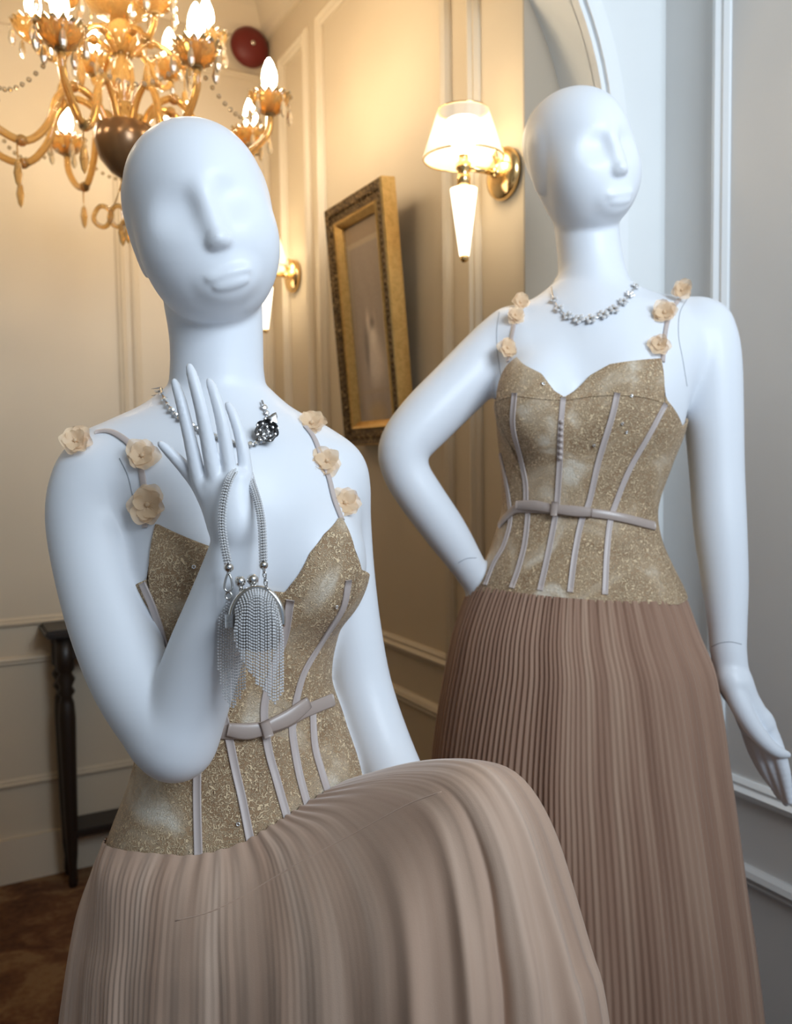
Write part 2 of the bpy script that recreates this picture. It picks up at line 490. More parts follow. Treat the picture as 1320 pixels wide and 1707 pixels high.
def surface_nets(D, lo, h):
    ins = D < 0
    n = np.array(D.shape) - 1
    cnt = np.zeros(n, np.int8)
    corners = [(i, j, k) for i in (0, 1) for j in (0, 1) for k in (0, 1)]
    for (i, j, k) in corners: cnt += ins[i:i+n[0], j:j+n[1], k:k+n[2]]
    act = (cnt > 0) & (cnt < 8)
    idx = np.argwhere(act)
    val = {c: D[idx[:, 0]+c[0], idx[:, 1]+c[1], idx[:, 2]+c[2]].astype(np.float64) for c in corners}
    acc = np.zeros((len(idx), 3)); num = np.zeros(len(idx))
    for a in corners:
        for ax in range(3):
            if a[ax] == 0:
                b = list(a); b[ax] = 1; b = tuple(b)
                va, vb = val[a], val[b]; x = (va < 0) != (vb < 0)
                t = np.where(x, va / np.where(x, va - vb, 1), 0)
                p = np.array(a, float)[None].repeat(len(idx), 0); p[:, ax] = t
                acc += p * x[:, None]; num += x
    verts = lo + h * (idx + acc / num[:, None])
    vid = np.full(n, -1, np.int32); vid[act] = np.arange(len(idx), dtype=np.int32)
    faces = []
    for ax in range(3):
        o1, o2 = [(1, 2), (2, 0), (0, 1)][ax]
        s0 = [slice(None)] * 3; s1 = [slice(None)] * 3
        s0[ax] = slice(0, n[ax]); s1[ax] = slice(1, n[ax] + 1)
        A, B = ins[tuple(s0)], ins[tuple(s1)]
        e = np.argwhere(A != B)
        ok = (e[:, o1] > 0) & (e[:, o2] > 0) & (e[:, o1] < n[o1]) & (e[:, o2] < n[o2]); e = e[ok]
        fl = A[e[:, 0], e[:, 1], e[:, 2]]
        q = []
        for (d1, d2) in ((0, 0), (-1, 0), (-1, -1), (0, -1)):
            c = e.copy(); c[:, o1] += d1; c[:, o2] += d2
            q.append(vid[c[:, 0], c[:, 1], c[:, 2]])
        f = np.stack(q, -1); f[~fl] = f[~fl][:, ::-1]
        faces.append(f)
    f = np.vstack(faces)
    return verts, f[:, ::-1]     # view space is left handed: flip

def relax(v, f, it=2, lam=0.5):
    """a little smoothing of the net"""
    e = np.vstack([f[:, [0, 1]], f[:, [1, 2]], f[:, [2, 3]], f[:, [3, 0]]])
    n = np.bincount(e[:, 0], minlength=len(v)) + np.bincount(e[:, 1], minlength=len(v))
    for i in range(it):
        for l in (lam, -lam * 1.03):
            s = np.zeros_like(v)
            for k in range(3):
                s[:, k] = np.bincount(e[:, 0], v[e[:, 1], k], len(v)) + np.bincount(e[:, 1], v[e[:, 0], k], len(v))
            v = v + l * (s / n[:, None] - v)
    return v

def head_axes(yaw, pitch, roll):
    """rows: side (viewer's right), up, forward (out of the face) in view space; yaw>0 turns the face to the viewer's right, pitch>0 nods down, roll>0 moves the chin to the right"""
    f = np.array([math.sin(yaw), 0, -math.cos(yaw)]); r = np.array([math.cos(yaw), 0, math.sin(yaw)]); u = np.array([0, 1.0, 0])
    f, u = f * math.cos(pitch) - u * math.sin(pitch), u * math.cos(pitch) + f * math.sin(pitch)
    c, s = math.cos(roll), math.sin(roll)
    rot = np.array([[c, s, 0], [-s, c, 0], [0, 0, 1]])     # in the picture plane
    rot = np.array([[c, -s, 0], [s, c, 0], [0, 0, 1]])
    return np.stack([rot @ r, rot @ u, rot @ f])
def make_head(F, C, A, S=1.0, neck_k=0.03):
    """faceless-style mannequin head: cranium, jaw, nose ridge, sockets, lips"""
    P = lambda x, y, z: np.asarray(C) + S * (x * A[0] + y * A[1] + z * A[2])
    E = lambda x, y, z, r, k, sub=False: F.ell(P(x, y, z), [q * S for q in r], A, k * S, sub)
    H = F
    ca, sa = math.cos(0.085), math.sin(0.085)          # the features sit a touch askew on the egg
    A2 = np.stack([A[0] * ca + A[1] * sa, A[1] * ca - A[0] * sa, A[2]])
    Q = lambda x, y, z: np.asarray(C) + S * (x * A2[0] + y * A2[1] + z * A2[2])
    def f(x, y, z, r, k, sub=False): F.ell(Q(x, y, z), [q * S for q in r], A2, k * S, sub)
    def skin(x, y):
        """height of the face so far, measured out along the nose direction"""
        z = np.linspace(0.04, 0.13, 120); q = np.array([Q(x, y, k) for k in z])
        i = np.clip(np.round((q - F.lo) / F.h).astype(int), 0, F.n - 1); d = F.D[i[:, 0], i[:, 1], i[:, 2]]
        k = np.argmax(d > 0); return z[k - 1] + (z[k] - z[k - 1]) * d[k - 1] / (d[k - 1] - d[k])
    E(0, 0.031, -0.018, (0.0800, 0.080, 0.098), 0.0)
    E(0, -0.031, 0.010, (0.0715, 0.084, 0.082), 0.045)
    E(0, -0.071, 0.026, (0.053, 0.042, 0.052), 0.045)
    for s in (-1, 1):
        E(s * 0.036, -0.034, 0.046, (0.030, 0.034, 0.030), 0.04)         # cheekbones
        f(s * 0.036, 0.008, skin(s * 0.034, 0.006) + .0146, (0.024, 0.014, 0.016), 0.026, True)   # shallow eye sockets
    z0 = skin(0, 0.016); z1 = skin(0, -0.034)
    H.cone(Q(0, 0.014, z0 - .006), Q(0, -0.030, z1 + .0040), 0.0048 * S, 0.0056 * S, 0.020 * S)
    f(0, -0.035, z1 + .0055, (0.0075, 0.0066, 0.0082), 0.009)
    for s in (-1, 1): f(s * 0.0068, -0.0375, z1 + .0005, (0.0052, 0.0048, 0.0070), 0.007)
    z2 = skin(0, -0.074)
    f(0, -0.077, z2 - .0122, (0.026, 0.018, 0.013), 0.020)
    z2 = skin(0, -0.073)
    for s in (-1, 1): f(s * 0.0085, -0.0715, z2 - .0042, (0.0145, 0.0048, 0.0056), 0.007)
    f(0, -0.0815, z2 - .0050, (0.0195, 0.0066, 0.0066), 0.0045)
    for s in (-1, 1): E(s * 0.073, -0.016, -0.012, (0.0050, 0.030, 0.012), 0.022)   # flat ear pads
# ---------------------------------------------------------------- mannequin bodies
def C3(*a): return cpt(*a)
def limb(F, pts, k, kin=0.012):
    """pts: (px, py, depth, radius)"""
    q = np.array(pts, float)
    P = np.array([cpt(a, b, z) for a, b, z, r in q])
    # resample smoothly so limbs taper and bend without kinks
    n = max(8, 5 * (len(q) - 1))
    full = spline(np.hstack([P, q[:, 3:4]]), n)
    for i in range(n - 1):
        F.cone(full[i, :3], full[i+1, :3], full[i, 3], full[i+1, 3], k if i == 0 else kin)
def finger(F, pts, k=0.006):
    limb(F, pts, k, 0.002)

# ---- seated figure -------------------------------------------------
ZS = 1.02
seat_yaw = math.radians(16)
SEAT_ROWS = [(630, 320, 410, .032, 1.055), (668, 280, 455, .048, 1.055), (705, 222, 520, .062, 1.05), (760, 196, 562, .078, 1.035), (860, 205, 592, .092, 1.02), (950, 213, 600, .098, 1.02), (1020, 222, 588, .096, 1.025),
             (1100, 234, 556, .090, 1.03), (1175, 238, 544, .085, 1.035), (1250, 224, 566, .092, 1.04), (1320, 196, 594, .106, 1.04),
             (1370, 176, 610, .118, 1.04), (1440, 158, 640, .13, 1.04), (1560, 150, 640, .13, 1.04)]
def ycs(py, z=ZS): return (CY - py) * z / FPX
SEAT = Loft(SEAT_ROWS, ZS, seat_yaw, (0.26, ycs(930), ycs(1110), (392 - CX) * ZS / FPX))
def torso_axes(yaw): return np.array([[math.cos(yaw), 0, math.sin(yaw)], [0, 1, 0], [-math.sin(yaw), 0, math.cos(yaw)]])
SEAT_BUST = [(cpt(316, 955, 0.958), (.060, .068, .060)), (cpt(522, 938, 0.985), (.056, .068, .058))]
def seat_torso(x, y, z, inflate=0.0):
    d = SEAT.sdf(x, y, z)
    for c, r in SEAT_BUST:
        e = f_ell(c, r, torso_axes(seat_yaw))(x, y, z); k = 0.04
        h = np.clip(0.5 + 0.5 * (d - e) / k, 0, 1); d = d * (1 - h) + e * h - k * h * (1 - h)
    return d - inflate
def build_seated():
    lo = cpt(40, 1480, 1.02); hi = cpt(760, 170, 1.02)
    h = 0.0021
    lo = np.array([lo[0], lo[1], 0.76]); hi = np.array([hi[0], hi[1], 1.18])
    F = Field(lo, hi, h)
    # torso and neck
    tb0 = cpt(120, 1480, 1.06); tb1 = cpt(680, 630, 1.06)
    top = ycs(640)
    F.put(lambda x, y, z: np.maximum(seat_torso(x, y, z), np.maximum(y - top, ycs(1470) - y)), (tb0[0], tb0[1], 0.86), (tb1[0], tb1[1], 1.17))
    F.cone(cpt(366, 760, 1.045), cpt(362, 700, 1.05), .060, .056, 0.05)
    # shoulders / collar
    F.cone(cpt(345, 712, 1.06), cpt(182, 772, 1.00), .042, .043, 0.05)
    F.cone(cpt(390, 722, 1.065), cpt(540, 785, 1.085), .040, .040, 0.05)
    F.cone(cpt(330, 800, 1.00), cpt(200, 830, .99), .060, .050, 0.05)
    F.cone(cpt(420, 800, 1.02), cpt(520, 820, 1.06), .060, .048, 0.05)
    limb(F, [(363, 770, 1.05, .056), (363, 700, 1.055, .0520), (362, 640, 1.05, .0495), (361, 560, 1.045, .0490), (352, 470, 1.035, .053)], 0.045)
    # arms live in their own field so they do not melt into the chest
    G = Field(F.lo, F.lo + h * (F.n - 1), h)
    limb(G, [(160, 800, .975, .0445), (154, 860, .965, .0445), (162, 940, .945, .0410), (185, 1040, .915, .0380), (224, 1136, .890, .0372), (278, 1212, .875, .0380), (295, 1234, .872, .0345)], 0.01, 0.01)
    limb(G, [(294, 1238, .872, .0345), (316, 1170, .868, .0345), (342, 1090, .860, .0325), (368, 1010, .850, .0275), (388, 940, .842, .0225), (396, 900, .838, .0198), (394, 860, .834, .0205)], 0.02, 0.01)
    limb(G, [(556, 795, 1.075, .040), (562, 850, 1.08, .0375), (572, 950, 1.085, .0350), (586, 1060, 1.085, .0345), (606, 1160, 1.08, .0345), (650, 1280, 1.05, .0330), (720, 1420, .98, .028)], 0.01, 0.01)
    # raised hand: back of the palm, five fingers
    zh = 0.832
    G.cone(cpt(392, 870, zh), cpt(352, 812, zh), .0185, .0125, 0.012)
    G.cone(cpt(396, 870, zh), cpt(398, 800, zh - .002), .0185, .0120, 0.012)
    G.cone(cpt(394, 880, zh), cpt(374, 806, zh - .002), .018, .0125, 0.012)
    finger(G, [(352, 838, zh, .0090), (333, 800, zh - .003, .0074), (315, 725, zh - .010, .0058), (301, 667, zh - .012, .0050), (291, 637, zh - .010, .0036)], 0.006)
    finger(G, [(366, 830, zh - .003, .0090), (353, 770, zh - .010, .0072), (337, 690, zh - .018, .0059), (323, 635, zh - .020, .0051), (316, 612, zh - .018, .0037)], 0.005)
    finger(G, [(386, 826, zh - .003, .0086), (382, 780, zh - .008, .0066), (370, 705, zh - .012, .0056), (357, 655, zh - .012, .0048), (349, 636, zh - .010, .0035)], 0.005)
    finger(G, [(407, 826, zh + .002, .0084), (409, 785, zh + .002, .0064), (402, 735, zh + .001, .0054), (390, 695, zh + .001, .0046), (380, 675, zh + .003, .0034)], 0.005)
    finger(G, [(372, 866, zh + .004, .0145), (338, 812, zh + .006, .0096), (311, 783, zh + .004, .0064), (286, 757, zh, .0050), (268, 740, zh - .002, .0035)], 0.010)
    plain = F.mesh()
    F.merge(G, 0.014)
    # head
    A = head_axes(math.radians(14), math.radians(15), math.radians(14))
    Hd = Field(F.lo + h * np.round((cpt(170, 580, 1.0) * [1, 1, 0] + [0, 0, .86] - F.lo * [1, 1, 1]) / h), cpt(500, 175, 1.0) * [1, 1, 0] + [0, 0, 1.14], h)
    make_head(Hd, cpt(335, 362, .995), A, .975)
    F.merge(Hd, 0.008)
    v, f = F.mesh()
    return relax(v, f, 3), f, plain

# ---- standing figure -------------------------------------------------
ZT = 1.40
stand_yaw = math.radians(-16)
STAND_ROWS = [(462, 950, 1025, .030, 1.44), (488, 915, 1062, .046, 1.44), (515, 862, 1118, .060, 1.435), (560, 842, 1142, .078, 1.42), (610, 838, 1142, .092, 1.405), (660, 834, 1138, .100, 1.40), (720, 836, 1128, .102, 1.40),
              (780, 842, 1108, .096, 1.405), (850, 844, 1088, .088, 1.41), (900, 830, 1094, .094, 1.41), (940, 814, 1110, .104, 1.41), (990, 788, 1132, .116, 1.41),
              (1060, 766, 1150, .126, 1.41), (1140, 766, 1150, .126, 1.41)]
STAND = Loft(STAND_ROWS, ZT, stand_yaw)
STAND_BUST = [(cpt(893, 668, 1.335), (.058, .070, .058)), (cpt(1030, 668, 1.352), (.066, .074, .064))]
def stand_torso(x, y, z, inflate=0.0):
    d = STAND.sdf(x, y, z)
    for c, r in STAND_BUST:
        e = f_ell(c, r, torso_axes(stand_yaw))(x, y, z); k = 0.05
        h = np.clip(0.5 + 0.5 * (d - e) / k, 0, 1); d = d * (1 - h) + e * h - k * h * (1 - h)
    return d - inflate
def yct(py, z=ZT): return (CY - py) * z / FPX
def build_standing():
    h = 0.0025
    lo = np.array([cpt(610, 0, 1.4)[0], cpt(0, 1370, 1.42)[1], 1.20]); hi = np.array([cpt(1350, 0, 1.4)[0], cpt(0, 110, 1.42)[1], 1.60])
    F = Field(lo, hi, h)
    tb0 = cpt(730, 1150, 1.45); tb1 = cpt(1190, 455, 1.45); top = yct(468)
    F.put(lambda x, y, z: np.maximum(stand_torso(x, y, z), np.maximum(y - top, yct(1120) - y)), (tb0[0], tb0[1], 1.22), (tb1[0], tb1[1], 1.58))
    F.cone(cpt(985, 540, 1.43), cpt(985, 500, 1.435), .062, .056, 0.05)
    F.cone(cpt(965, 530, 1.445), cpt(860, 560, 1.43), .038, .044, 0.05)
    F.cone(cpt(1010, 522, 1.445), cpt(1150, 543, 1.42), .040, .045, 0.05)
    F.cone(cpt(960, 590, 1.40), cpt(880, 600, 1.40), .066, .055, 0.05)
    F.cone(cpt(1020, 590, 1.40), cpt(1110, 600, 1.40), .066, .052, 0.05)
    limb(F, [(990, 570, 1.43, .064), (992, 520, 1.435, .0565), (988, 470, 1.435, .0495), (982, 420, 1.435, .0455), (974, 340, 1.43, .0465)], 0.045)
    G = Field(F.lo, F.lo + h * (F.n - 1), h)
    # her right arm, hand on the hip behind
    limb(G, [(852, 562, 1.425, .046), (812, 598, 1.415, .0445), (760, 650, 1.40, .0430), (710, 700, 1.385, .0415), (674, 745, 1.375, .0365), (676, 785, 1.375, .0325), (703, 830, 1.38, .0320), (742, 885, 1.395, .0300), (775, 935, 1.41, .0245), (790, 960, 1.42, .0215)], 0.01, 0.01)
    G.cone(cpt(788, 958, 1.42), cpt(805, 1010, 1.44), .021, .020, .012)
    for dx, dz, L in ((-8, .0, 60), (0, .012, 66), (8, .024, 60), (16, .034, 50)):
        finger(G, [(803 + dx, 1010, 1.435 + dz, .0098), (806 + dx * 1.1, 1010 + L * .5, 1.45 + dz, .0088), (808 + dx * 1.2, 1010 + L, 1.455 + dz, .006)], .008)
    finger(G, [(800, 985, 1.425, .011), (822, 1000, 1.405, .0095), (840, 1012, 1.395, .007)], .01)
    # her left arm hanging
    limb(G, [(1172, 548, 1.41, .047), (1180, 600, 1.405, .0475), (1188, 680, 1.40, .0425), (1194, 780, 1.395, .0385), (1200, 880, 1.385, .0365), (1208, 970, 1.375, .0315), (1212, 1040, 1.365, .0260), (1213, 1080, 1.36, .0245)], 0.01, 0.01)
    limb(G, [(1213, 1078, 1.36, .0245), (1218, 1115, 1.357, .0235), (1228, 1150, 1.352, .0215)], 0.008, 0.006)
    zh = 1.348
    G.cone(cpt(1226, 1140, zh), cpt(1272, 1206, zh), .0215, .0150, .012)
    G.cone(cpt(1226, 1140, zh), cpt(1246, 1210, zh + .008), .0200, .0135, .012)
    finger(G, [(1216, 1130, zh - .006, .017), (1236, 1180, zh - .018, .0150), (1262, 1222, zh - .022, .0125), (1290, 1250, zh - .020, .0095), (1312, 1258, zh - .014, .0055)], .01)
    finger(G, [(1272, 1200, zh, .0135), (1292, 1240, zh - .004, .0110), (1306, 1285, zh - .006, .0095), (1316, 1335, zh - .004, .0058)], .01)
    finger(G, [(1262, 1210, zh + .010, .0125), (1278, 1250, zh + .008, .0105), (1296, 1295, zh + .006, .0090), (1310, 1338, zh + .008, .0058)], .008)
    finger(G, [(1252, 1212, zh + .018, .0120), (1266, 1255, zh + .018, .0100), (1284, 1295, zh + .018, .0085), (1300, 1328, zh + .018, .0056)], .008)
    finger(G, [(1244, 1206, zh + .024, .0115), (1254, 1245, zh + .026, .0092), (1270, 1280, zh + .028, .0080), (1286, 1308, zh + .028, .0052)], .008)
    plain = F.mesh()
    F.merge(G, 0.014)
    A = head_axes(math.radians(22), math.radians(14), math.radians(10))
    Hd = Field(F.lo + h * np.round((np.array([cpt(840, 0, 1.4)[0], cpt(0, 410, 1.4)[1], 1.27]) - F.lo) / h), np.array([cpt(1110, 0, 1.4)[0], cpt(0, 115, 1.4)[1], 1.55]), h)
    make_head(Hd, cpt(968, 262, 1.405), A, .97)
    F.merge(Hd, 0.008)
    v, f = F.mesh()
    return relax(v, f, 3), f, plain

import time as _t
_t0 = _t.time()
sv, sf, s_plain = build_seated()
seat_root = empty('mannequin', (*c2w(cpt(392, 1400, 1.04))[:2], 0.0), 'white seated mannequin with its face turned down and one hand raised to the neck', 'mannequin')
seat_body = mesh('body', c2w(sv), sf, M['plastic'], seat_root)
tv, tf, t_plain = build_standing()
stand_root = empty('mannequin', (*c2w(cpt(965, 1000, 1.41))[:2], 0.0), 'white standing mannequin with one hand on its hip in front of the arch', 'mannequin')
stand_body = mesh('body', c2w(tv), tf, M['plastic'], stand_root)
print('bodies', _t.time() - _t0, len(sv), len(tv))
SEAT_BVH = BVHTree.FromPolygons([Vector(p) for p in s_plain[0]], s_plain[1].tolist())
STAND_BVH = BVHTree.FromPolygons([Vector(p) for p in t_plain[0]], t_plain[1].tolist())

def seam(bvh_v, bvh_f, lines, root):
    bv = BVHTree.FromPolygons([Vector(p) for p in bvh_v], bvh_f.tolist())
    for ln in lines:
        P = []
        for a, b in spline(np.array(ln, float), 40):
            d = Vector(cpt(a, b, 1.0)).normalized(); h = bv.ray_cast(Vector((0, 0, 0)), d)
            if h[0] is not None: P.append(np.array(h[0]) - np.array(d) * .0001)
        b = MB(); b.tube(c2w(np.array(P)), .0006, 6); b.build('joint_seam', M['seam'], root)
seam(tv, tf, [[(832, 520), (828, 550), (829, 585), (835, 628)], [(1146, 497), (1133, 522), (1131, 560), (1138, 600), (1145, 644)], [(764, 938), (778, 931), (794, 930)], [(1186, 1078), (1200, 1072), (1218, 1070), (1236, 1074)]], stand_root)
seam(sv, sf, [[(199, 764), (213, 793), (221, 826)]], seat_root)
# ---------------------------------------------------------------- the two gowns
def surf_point(fn, px, py, z0, z1, n=220):
    """first hit of the sight line with the solid fn, or its nearest approach"""
    z = np.linspace(z0, z1, n)
    p = np.stack([(px - CX) * z / FPX, (CY - py) * z / FPX, z], -1)
    d = fn(p[:, 0], p[:, 1], p[:, 2])
    k = np.argmax(d < 0) if (d < 0).any() else -1
    if k > 0:
        t = d[k-1] / (d[k-1] - d[k]); return p[k-1] * (1 - t) + p[k] * t
    return p[np.argmin(d)]
def grad(fn, p, e=0.002):
    g = np.array([fn(*(p + e * a)) - fn(*(p - e * a)) for a in np.eye(3)]); return g / (np.linalg.norm(g) + 1e-9)
def ribbon(name, pts, nrm, w, th, m, parent, lift=0.0, label=None, piped=False):
    """flat band with rounded back laid along pts (view space) with normals nrm"""
    p = np.asarray(pts); N = np.asarray(nrm); n = len(p)
    t = np.gradient(p, axis=0); t /= np.linalg.norm(t, axis=1)[:, None]
    N = N - t * (N * t).sum(1)[:, None]; N /= np.linalg.norm(N, axis=1)[:, None]
    S = np.cross(t, N)
    prof = [(-.5, -.2), (-.5, .6), (-.38, 1), (0, 1.15), (.38, 1), (.5, .6), (.5, -.2)]
    if piped: prof = [(-.5, -.2), (-.5, .8), (-.42, 1.25), (-.33, .8), (.33, .8), (.42, 1.25), (.5, .8), (.5, -.2)]
    ww = np.full(n, w) if np.isscalar(w) else np.asarray(w)
    V = np.concatenate([[p[i] + S[i] * a * ww[i] + N[i] * (b * th + lift) for a, b in prof] for i in range(n)])
    k = len(prof); f = [(i*k+j, i*k+(j+1) % k, (i+1)*k+(j+1) % k, (i+1)*k+j) for i in range(n-1) for j in range(k)]
    f.append(tuple(range(k))); f.append(tuple((n-1)*k + j for j in range(k))[::-1])
    return mesh(name, c2w(V), f, m, parent, label=label)
def on_surface(fn, poly, z0, z1, n):
    q = spline(np.array(poly, float), n)
    P = np.array([surf_point(fn, a, b, z0, z1) for a, b in q])
    for _ in range(2): P[1:-1, 2] = (P[:-2, 2] + P[1:-1, 2] * 2 + P[2:, 2]) / 4
    return P, np.array([grad(fn, p) for p in P])

def lace_material():
    m = mat('soutache_lace', (0.5, 0.4, 0.27), 0.75)
    b = bsdf(m); b.inputs['Sheen Weight'].default_value = 0.15
    v = coords(m)
    def thread(scale, turns, w, seed):
        """curly cord: evenly spaced level lines of a noise field"""
        mp = node(m, 'ShaderNodeMapping'); mp.inputs['Location'].default_value = (seed, seed * 1.7, -seed); link(m, v, mp.inputs[0])
        f = noise(m, mp.outputs[0], scale, 0.0, 0.9)
        s = node(m, 'ShaderNodeMath', operation='MULTIPLY'); s.inputs[1].default_value = turns; link(m, f, s.inputs[0])
        a = node(m, 'ShaderNodeMath', operation='PINGPONG'); a.inputs[1].default_value = 0.5; link(m, s.outputs[0], a.inputs[0])
        r = node(m, 'ShaderNodeMapRange'); r.inputs['From Min'].default_value = w; r.inputs['From Max'].default_value = w * 0.3
        r.interpolation_type = 'SMOOTHSTEP'; link(m, a.outputs[0], r.inputs[0]); return r.outputs[0]
    t1, t2 = thread(215, 3.6, 0.20, 3.1), thread(150, 3.0, 0.14, 8.3)
    mx = node(m, 'ShaderNodeMath', operation='MAXIMUM'); link(m, t1, mx.inputs[0]); link(m, t2, mx.inputs[1])
    # dense embroidery, and barer satin patches between
    big = noise(m, v, 13.0, 4.0, 0.8)
    dens = node(m, 'ShaderNodeMapRange'); dens.inputs['From Min'].default_value = 0.66; dens.inputs['From Max'].default_value = 0.52; dens.inputs['To Min'].default_value = 0.25
    link(m, big, dens.inputs[0])
    th = node(m, 'ShaderNodeMath', operation='MULTIPLY'); link(m, mx.outputs[0], th.inputs[0]); link(m, dens.outputs[0], th.inputs[1])
    mesh_n = noise(m, v, 420, 2)
    base = ramp(m, big, [(0.34, (0.29, 0.175, 0.09)), (0.52, (0.40, 0.26, 0.145)), (0.62, (0.60, 0.47, 0.33)), (0.74, (0.76, 0.68, 0.56))])
    mix = node(m, 'ShaderNodeMix', data_type='RGBA'); link(m, th.outputs[0], mix.inputs[0]); link(m, base, mix.inputs[6])
    mix.inputs[7].default_value = (0.80, 0.60, 0.37, 1)
    link(m, mix.outputs[2], b.inputs['Base Color'])
    add = node(m, 'ShaderNodeMath', operation='MULTIPLY_ADD'); link(m, mesh_n, add.inputs[0]); add.inputs[1].default_value = 0.15; link(m, th.outputs[0], add.inputs[2])
    bump(m, add.outputs[0], 0.9, 0.0024)
    return m
def tulle_material(name, c0, c1, c2, fx):
    m = mat(name, c1, 0.85)
    b = bsdf(m); b.inputs['Sheen Weight'].default_value = 0.35; b.inputs['Sheen Roughness'].default_value = 0.4
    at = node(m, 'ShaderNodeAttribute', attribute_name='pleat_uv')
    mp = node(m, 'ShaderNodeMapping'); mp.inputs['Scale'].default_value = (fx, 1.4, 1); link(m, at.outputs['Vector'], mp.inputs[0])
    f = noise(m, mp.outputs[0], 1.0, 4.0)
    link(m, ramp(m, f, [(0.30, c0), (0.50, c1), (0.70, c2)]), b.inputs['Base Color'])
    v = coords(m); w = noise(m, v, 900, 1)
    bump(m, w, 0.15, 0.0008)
    return m
M['lace'] = lace_material()
M['satin_belt'] = mat('satin_belt', (0.42, 0.34, 0.30), 0.30)
M['satin'] = mat('satin_ribbon', (0.54, 0.46, 0.43), 0.42); bsdf(M['satin']).inputs['Sheen Weight'].default_value = 0.2
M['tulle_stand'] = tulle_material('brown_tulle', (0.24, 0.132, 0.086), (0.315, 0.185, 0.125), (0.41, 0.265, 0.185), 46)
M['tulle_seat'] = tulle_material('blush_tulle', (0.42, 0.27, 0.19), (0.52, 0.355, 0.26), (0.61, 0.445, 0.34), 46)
M['organza'] = mat('peach_organza', (0.92, 0.68, 0.44), 0.6)
bsdf(M['organza']).inputs['Alpha'].default_value = 0.62
bsdf(M['organza']).inputs['Subsurface Weight'].default_value = 0.0

def bodice(fn, loft, yaw, neck, back_y, hem, zr, infl, name, parent, NT=360, NR=70):
    """closed band of lace round the torso; neck / hem: picture points on the front, left to right"""
    f4 = lambda x, y, z: fn(x, y, z, infl)
    def th_y(poly):
        out = []
        for a, b in poly:
            p = surf_point(f4, a, b, *zr)
            e = loft.eff(p[0], p[1]); cx, cz, _, _ = loft.row(e)
            u, w = loft.uw(p[0], p[2], cx, cz); out.append((math.atan2(u, -w), p[1]))
        return np.array(out)
    N_, H_ = th_y(neck), th_y(hem)
    for A in (N_, H_):
        for i in range(1, len(A)): A[i, 0] = max(A[i, 0], A[i-1, 0] + .004)
    T = np.linspace(-PI, PI, NT, endpoint=False)
    def per(A, yb):
        t = np.concatenate([[-PI - .01, A[0, 0] - 0.35], A[:, 0], [A[-1, 0] + 0.35, PI + .01]]); y = np.concatenate([[yb, yb], A[:, 1], [yb, yb]])
        o = np.argsort(t, kind='stable'); return np.interp(T, t[o], y[o])
    yt, yb = per(N_, back_y), per(H_, H_[:, 1].mean())
    q = np.linspace(0, 1, NR)[:, None]
    Y = yt[None] * (1 - q) + yb[None] * q; TT = np.broadcast_to(T, Y.shape)
    P = ring_points(f4, loft, TT, Y)
    # rim folded inward, so the edge has a thickness
    ins = ring_points(lambda x, y, z: fn(x, y, z, infl - 0.0035), loft, TT[:1], Y[:1])
    V = np.concatenate([ins, P]).reshape(-1, 3)
    return mesh(name, c2w(V), grid_faces(NR + 1, NT, True)[:, ::-1], M['lace'], parent), f4
def ring_points(f, loft, TT, Y):
    lo = np.full(Y.shape, 0.01); hi = np.full(Y.shape, 0.34)
    for _ in range(26):
        r = (lo + hi) / 2; x, y, z = ring_xyz(loft, TT, Y, r); d = f(x, y, z)
        lo = np.where(d < 0, r, lo); hi = np.where(d < 0, hi, r)
    return np.stack(ring_xyz(loft, TT, Y, (lo + hi) / 2), -1)
def ring_xyz(loft, T, Y, r):
    cx, cz, _, _ = loft.row(Y)
    u, w = np.sin(T) * r, -np.cos(T) * r
    return cx + u * loft.c - w * loft.s, Y, cz + u * loft.s + w * loft.c

def set_uv(o, uv):
    a = o.data.attributes.new('pleat_uv', 'FLOAT_VECTOR', 'POINT')
    a.data.foreach_set('vector', np.concatenate([uv, np.zeros((len(uv), 1))], 1).ravel())
def tri(x): return 2 * np.abs((x % 1.0) - 0.5) * 2 - 1

def flower(parent, px, py, z, r, nrm=(0, 0.1, -1), seed=0):
    """organza rosette: loose round petals gathered at a stitched middle"""
    rg = np.random.default_rng(seed)
    c = cpt(px, py, z)
    fl = None
    N = np.asarray(nrm, float); N /= np.linalg.norm(N)
    a = np.cross(N, [0, 1, 0]); a /= np.linalg.norm(a); b = np.cross(N, a)
    core = MB(); core.ico(c2w(c + N * r * .15), r * 0.16, 2)
    fl = core.build('flower', M['organza'], parent)
    for lay, (k, up0, sc) in enumerate(((6, .02, 1.25), (5, .55, .90))):
        for i in range(k):
            an = 2 * PI * (i + rg.uniform(-.3, .3) + lay * .5) / k
            d = a * math.cos(an) + b * math.sin(an); s = np.cross(N, d)
            up = up0 + rg.uniform(-.2, .45); L = r * sc * rg.uniform(.85, 1.15); p0 = rg.uniform(0, 6.28); V = []
            for ii in range(6):
                t = ii / 5
                wd = L * 0.56 * math.sqrt(max(0.02, 1 - (1.9 * (t - .56)) ** 2))
                for jj in range(7):
                    q = jj / 3 - 1
                    V.append(c + d * L * (t * (1 - .16 * q * q)) + s * wd * q + N * (up * L * t ** 1.3 * 0.75 + t * .09 * L * math.sin(3.3 * q + p0) + .10 * L * q * q))
            mesh('petal', c2w(np.array(V)), grid_faces(6, 7), M['organza'], fl)
    return fl
def strap(fn, poly, zr, parent, w=0.0075):
    P, N = on_surface(fn, poly, zr[0], zr[1], 26)
    return ribbon('shoulder_strap', P, N, w, 0.0012, M['satin'], parent, 0.0015)
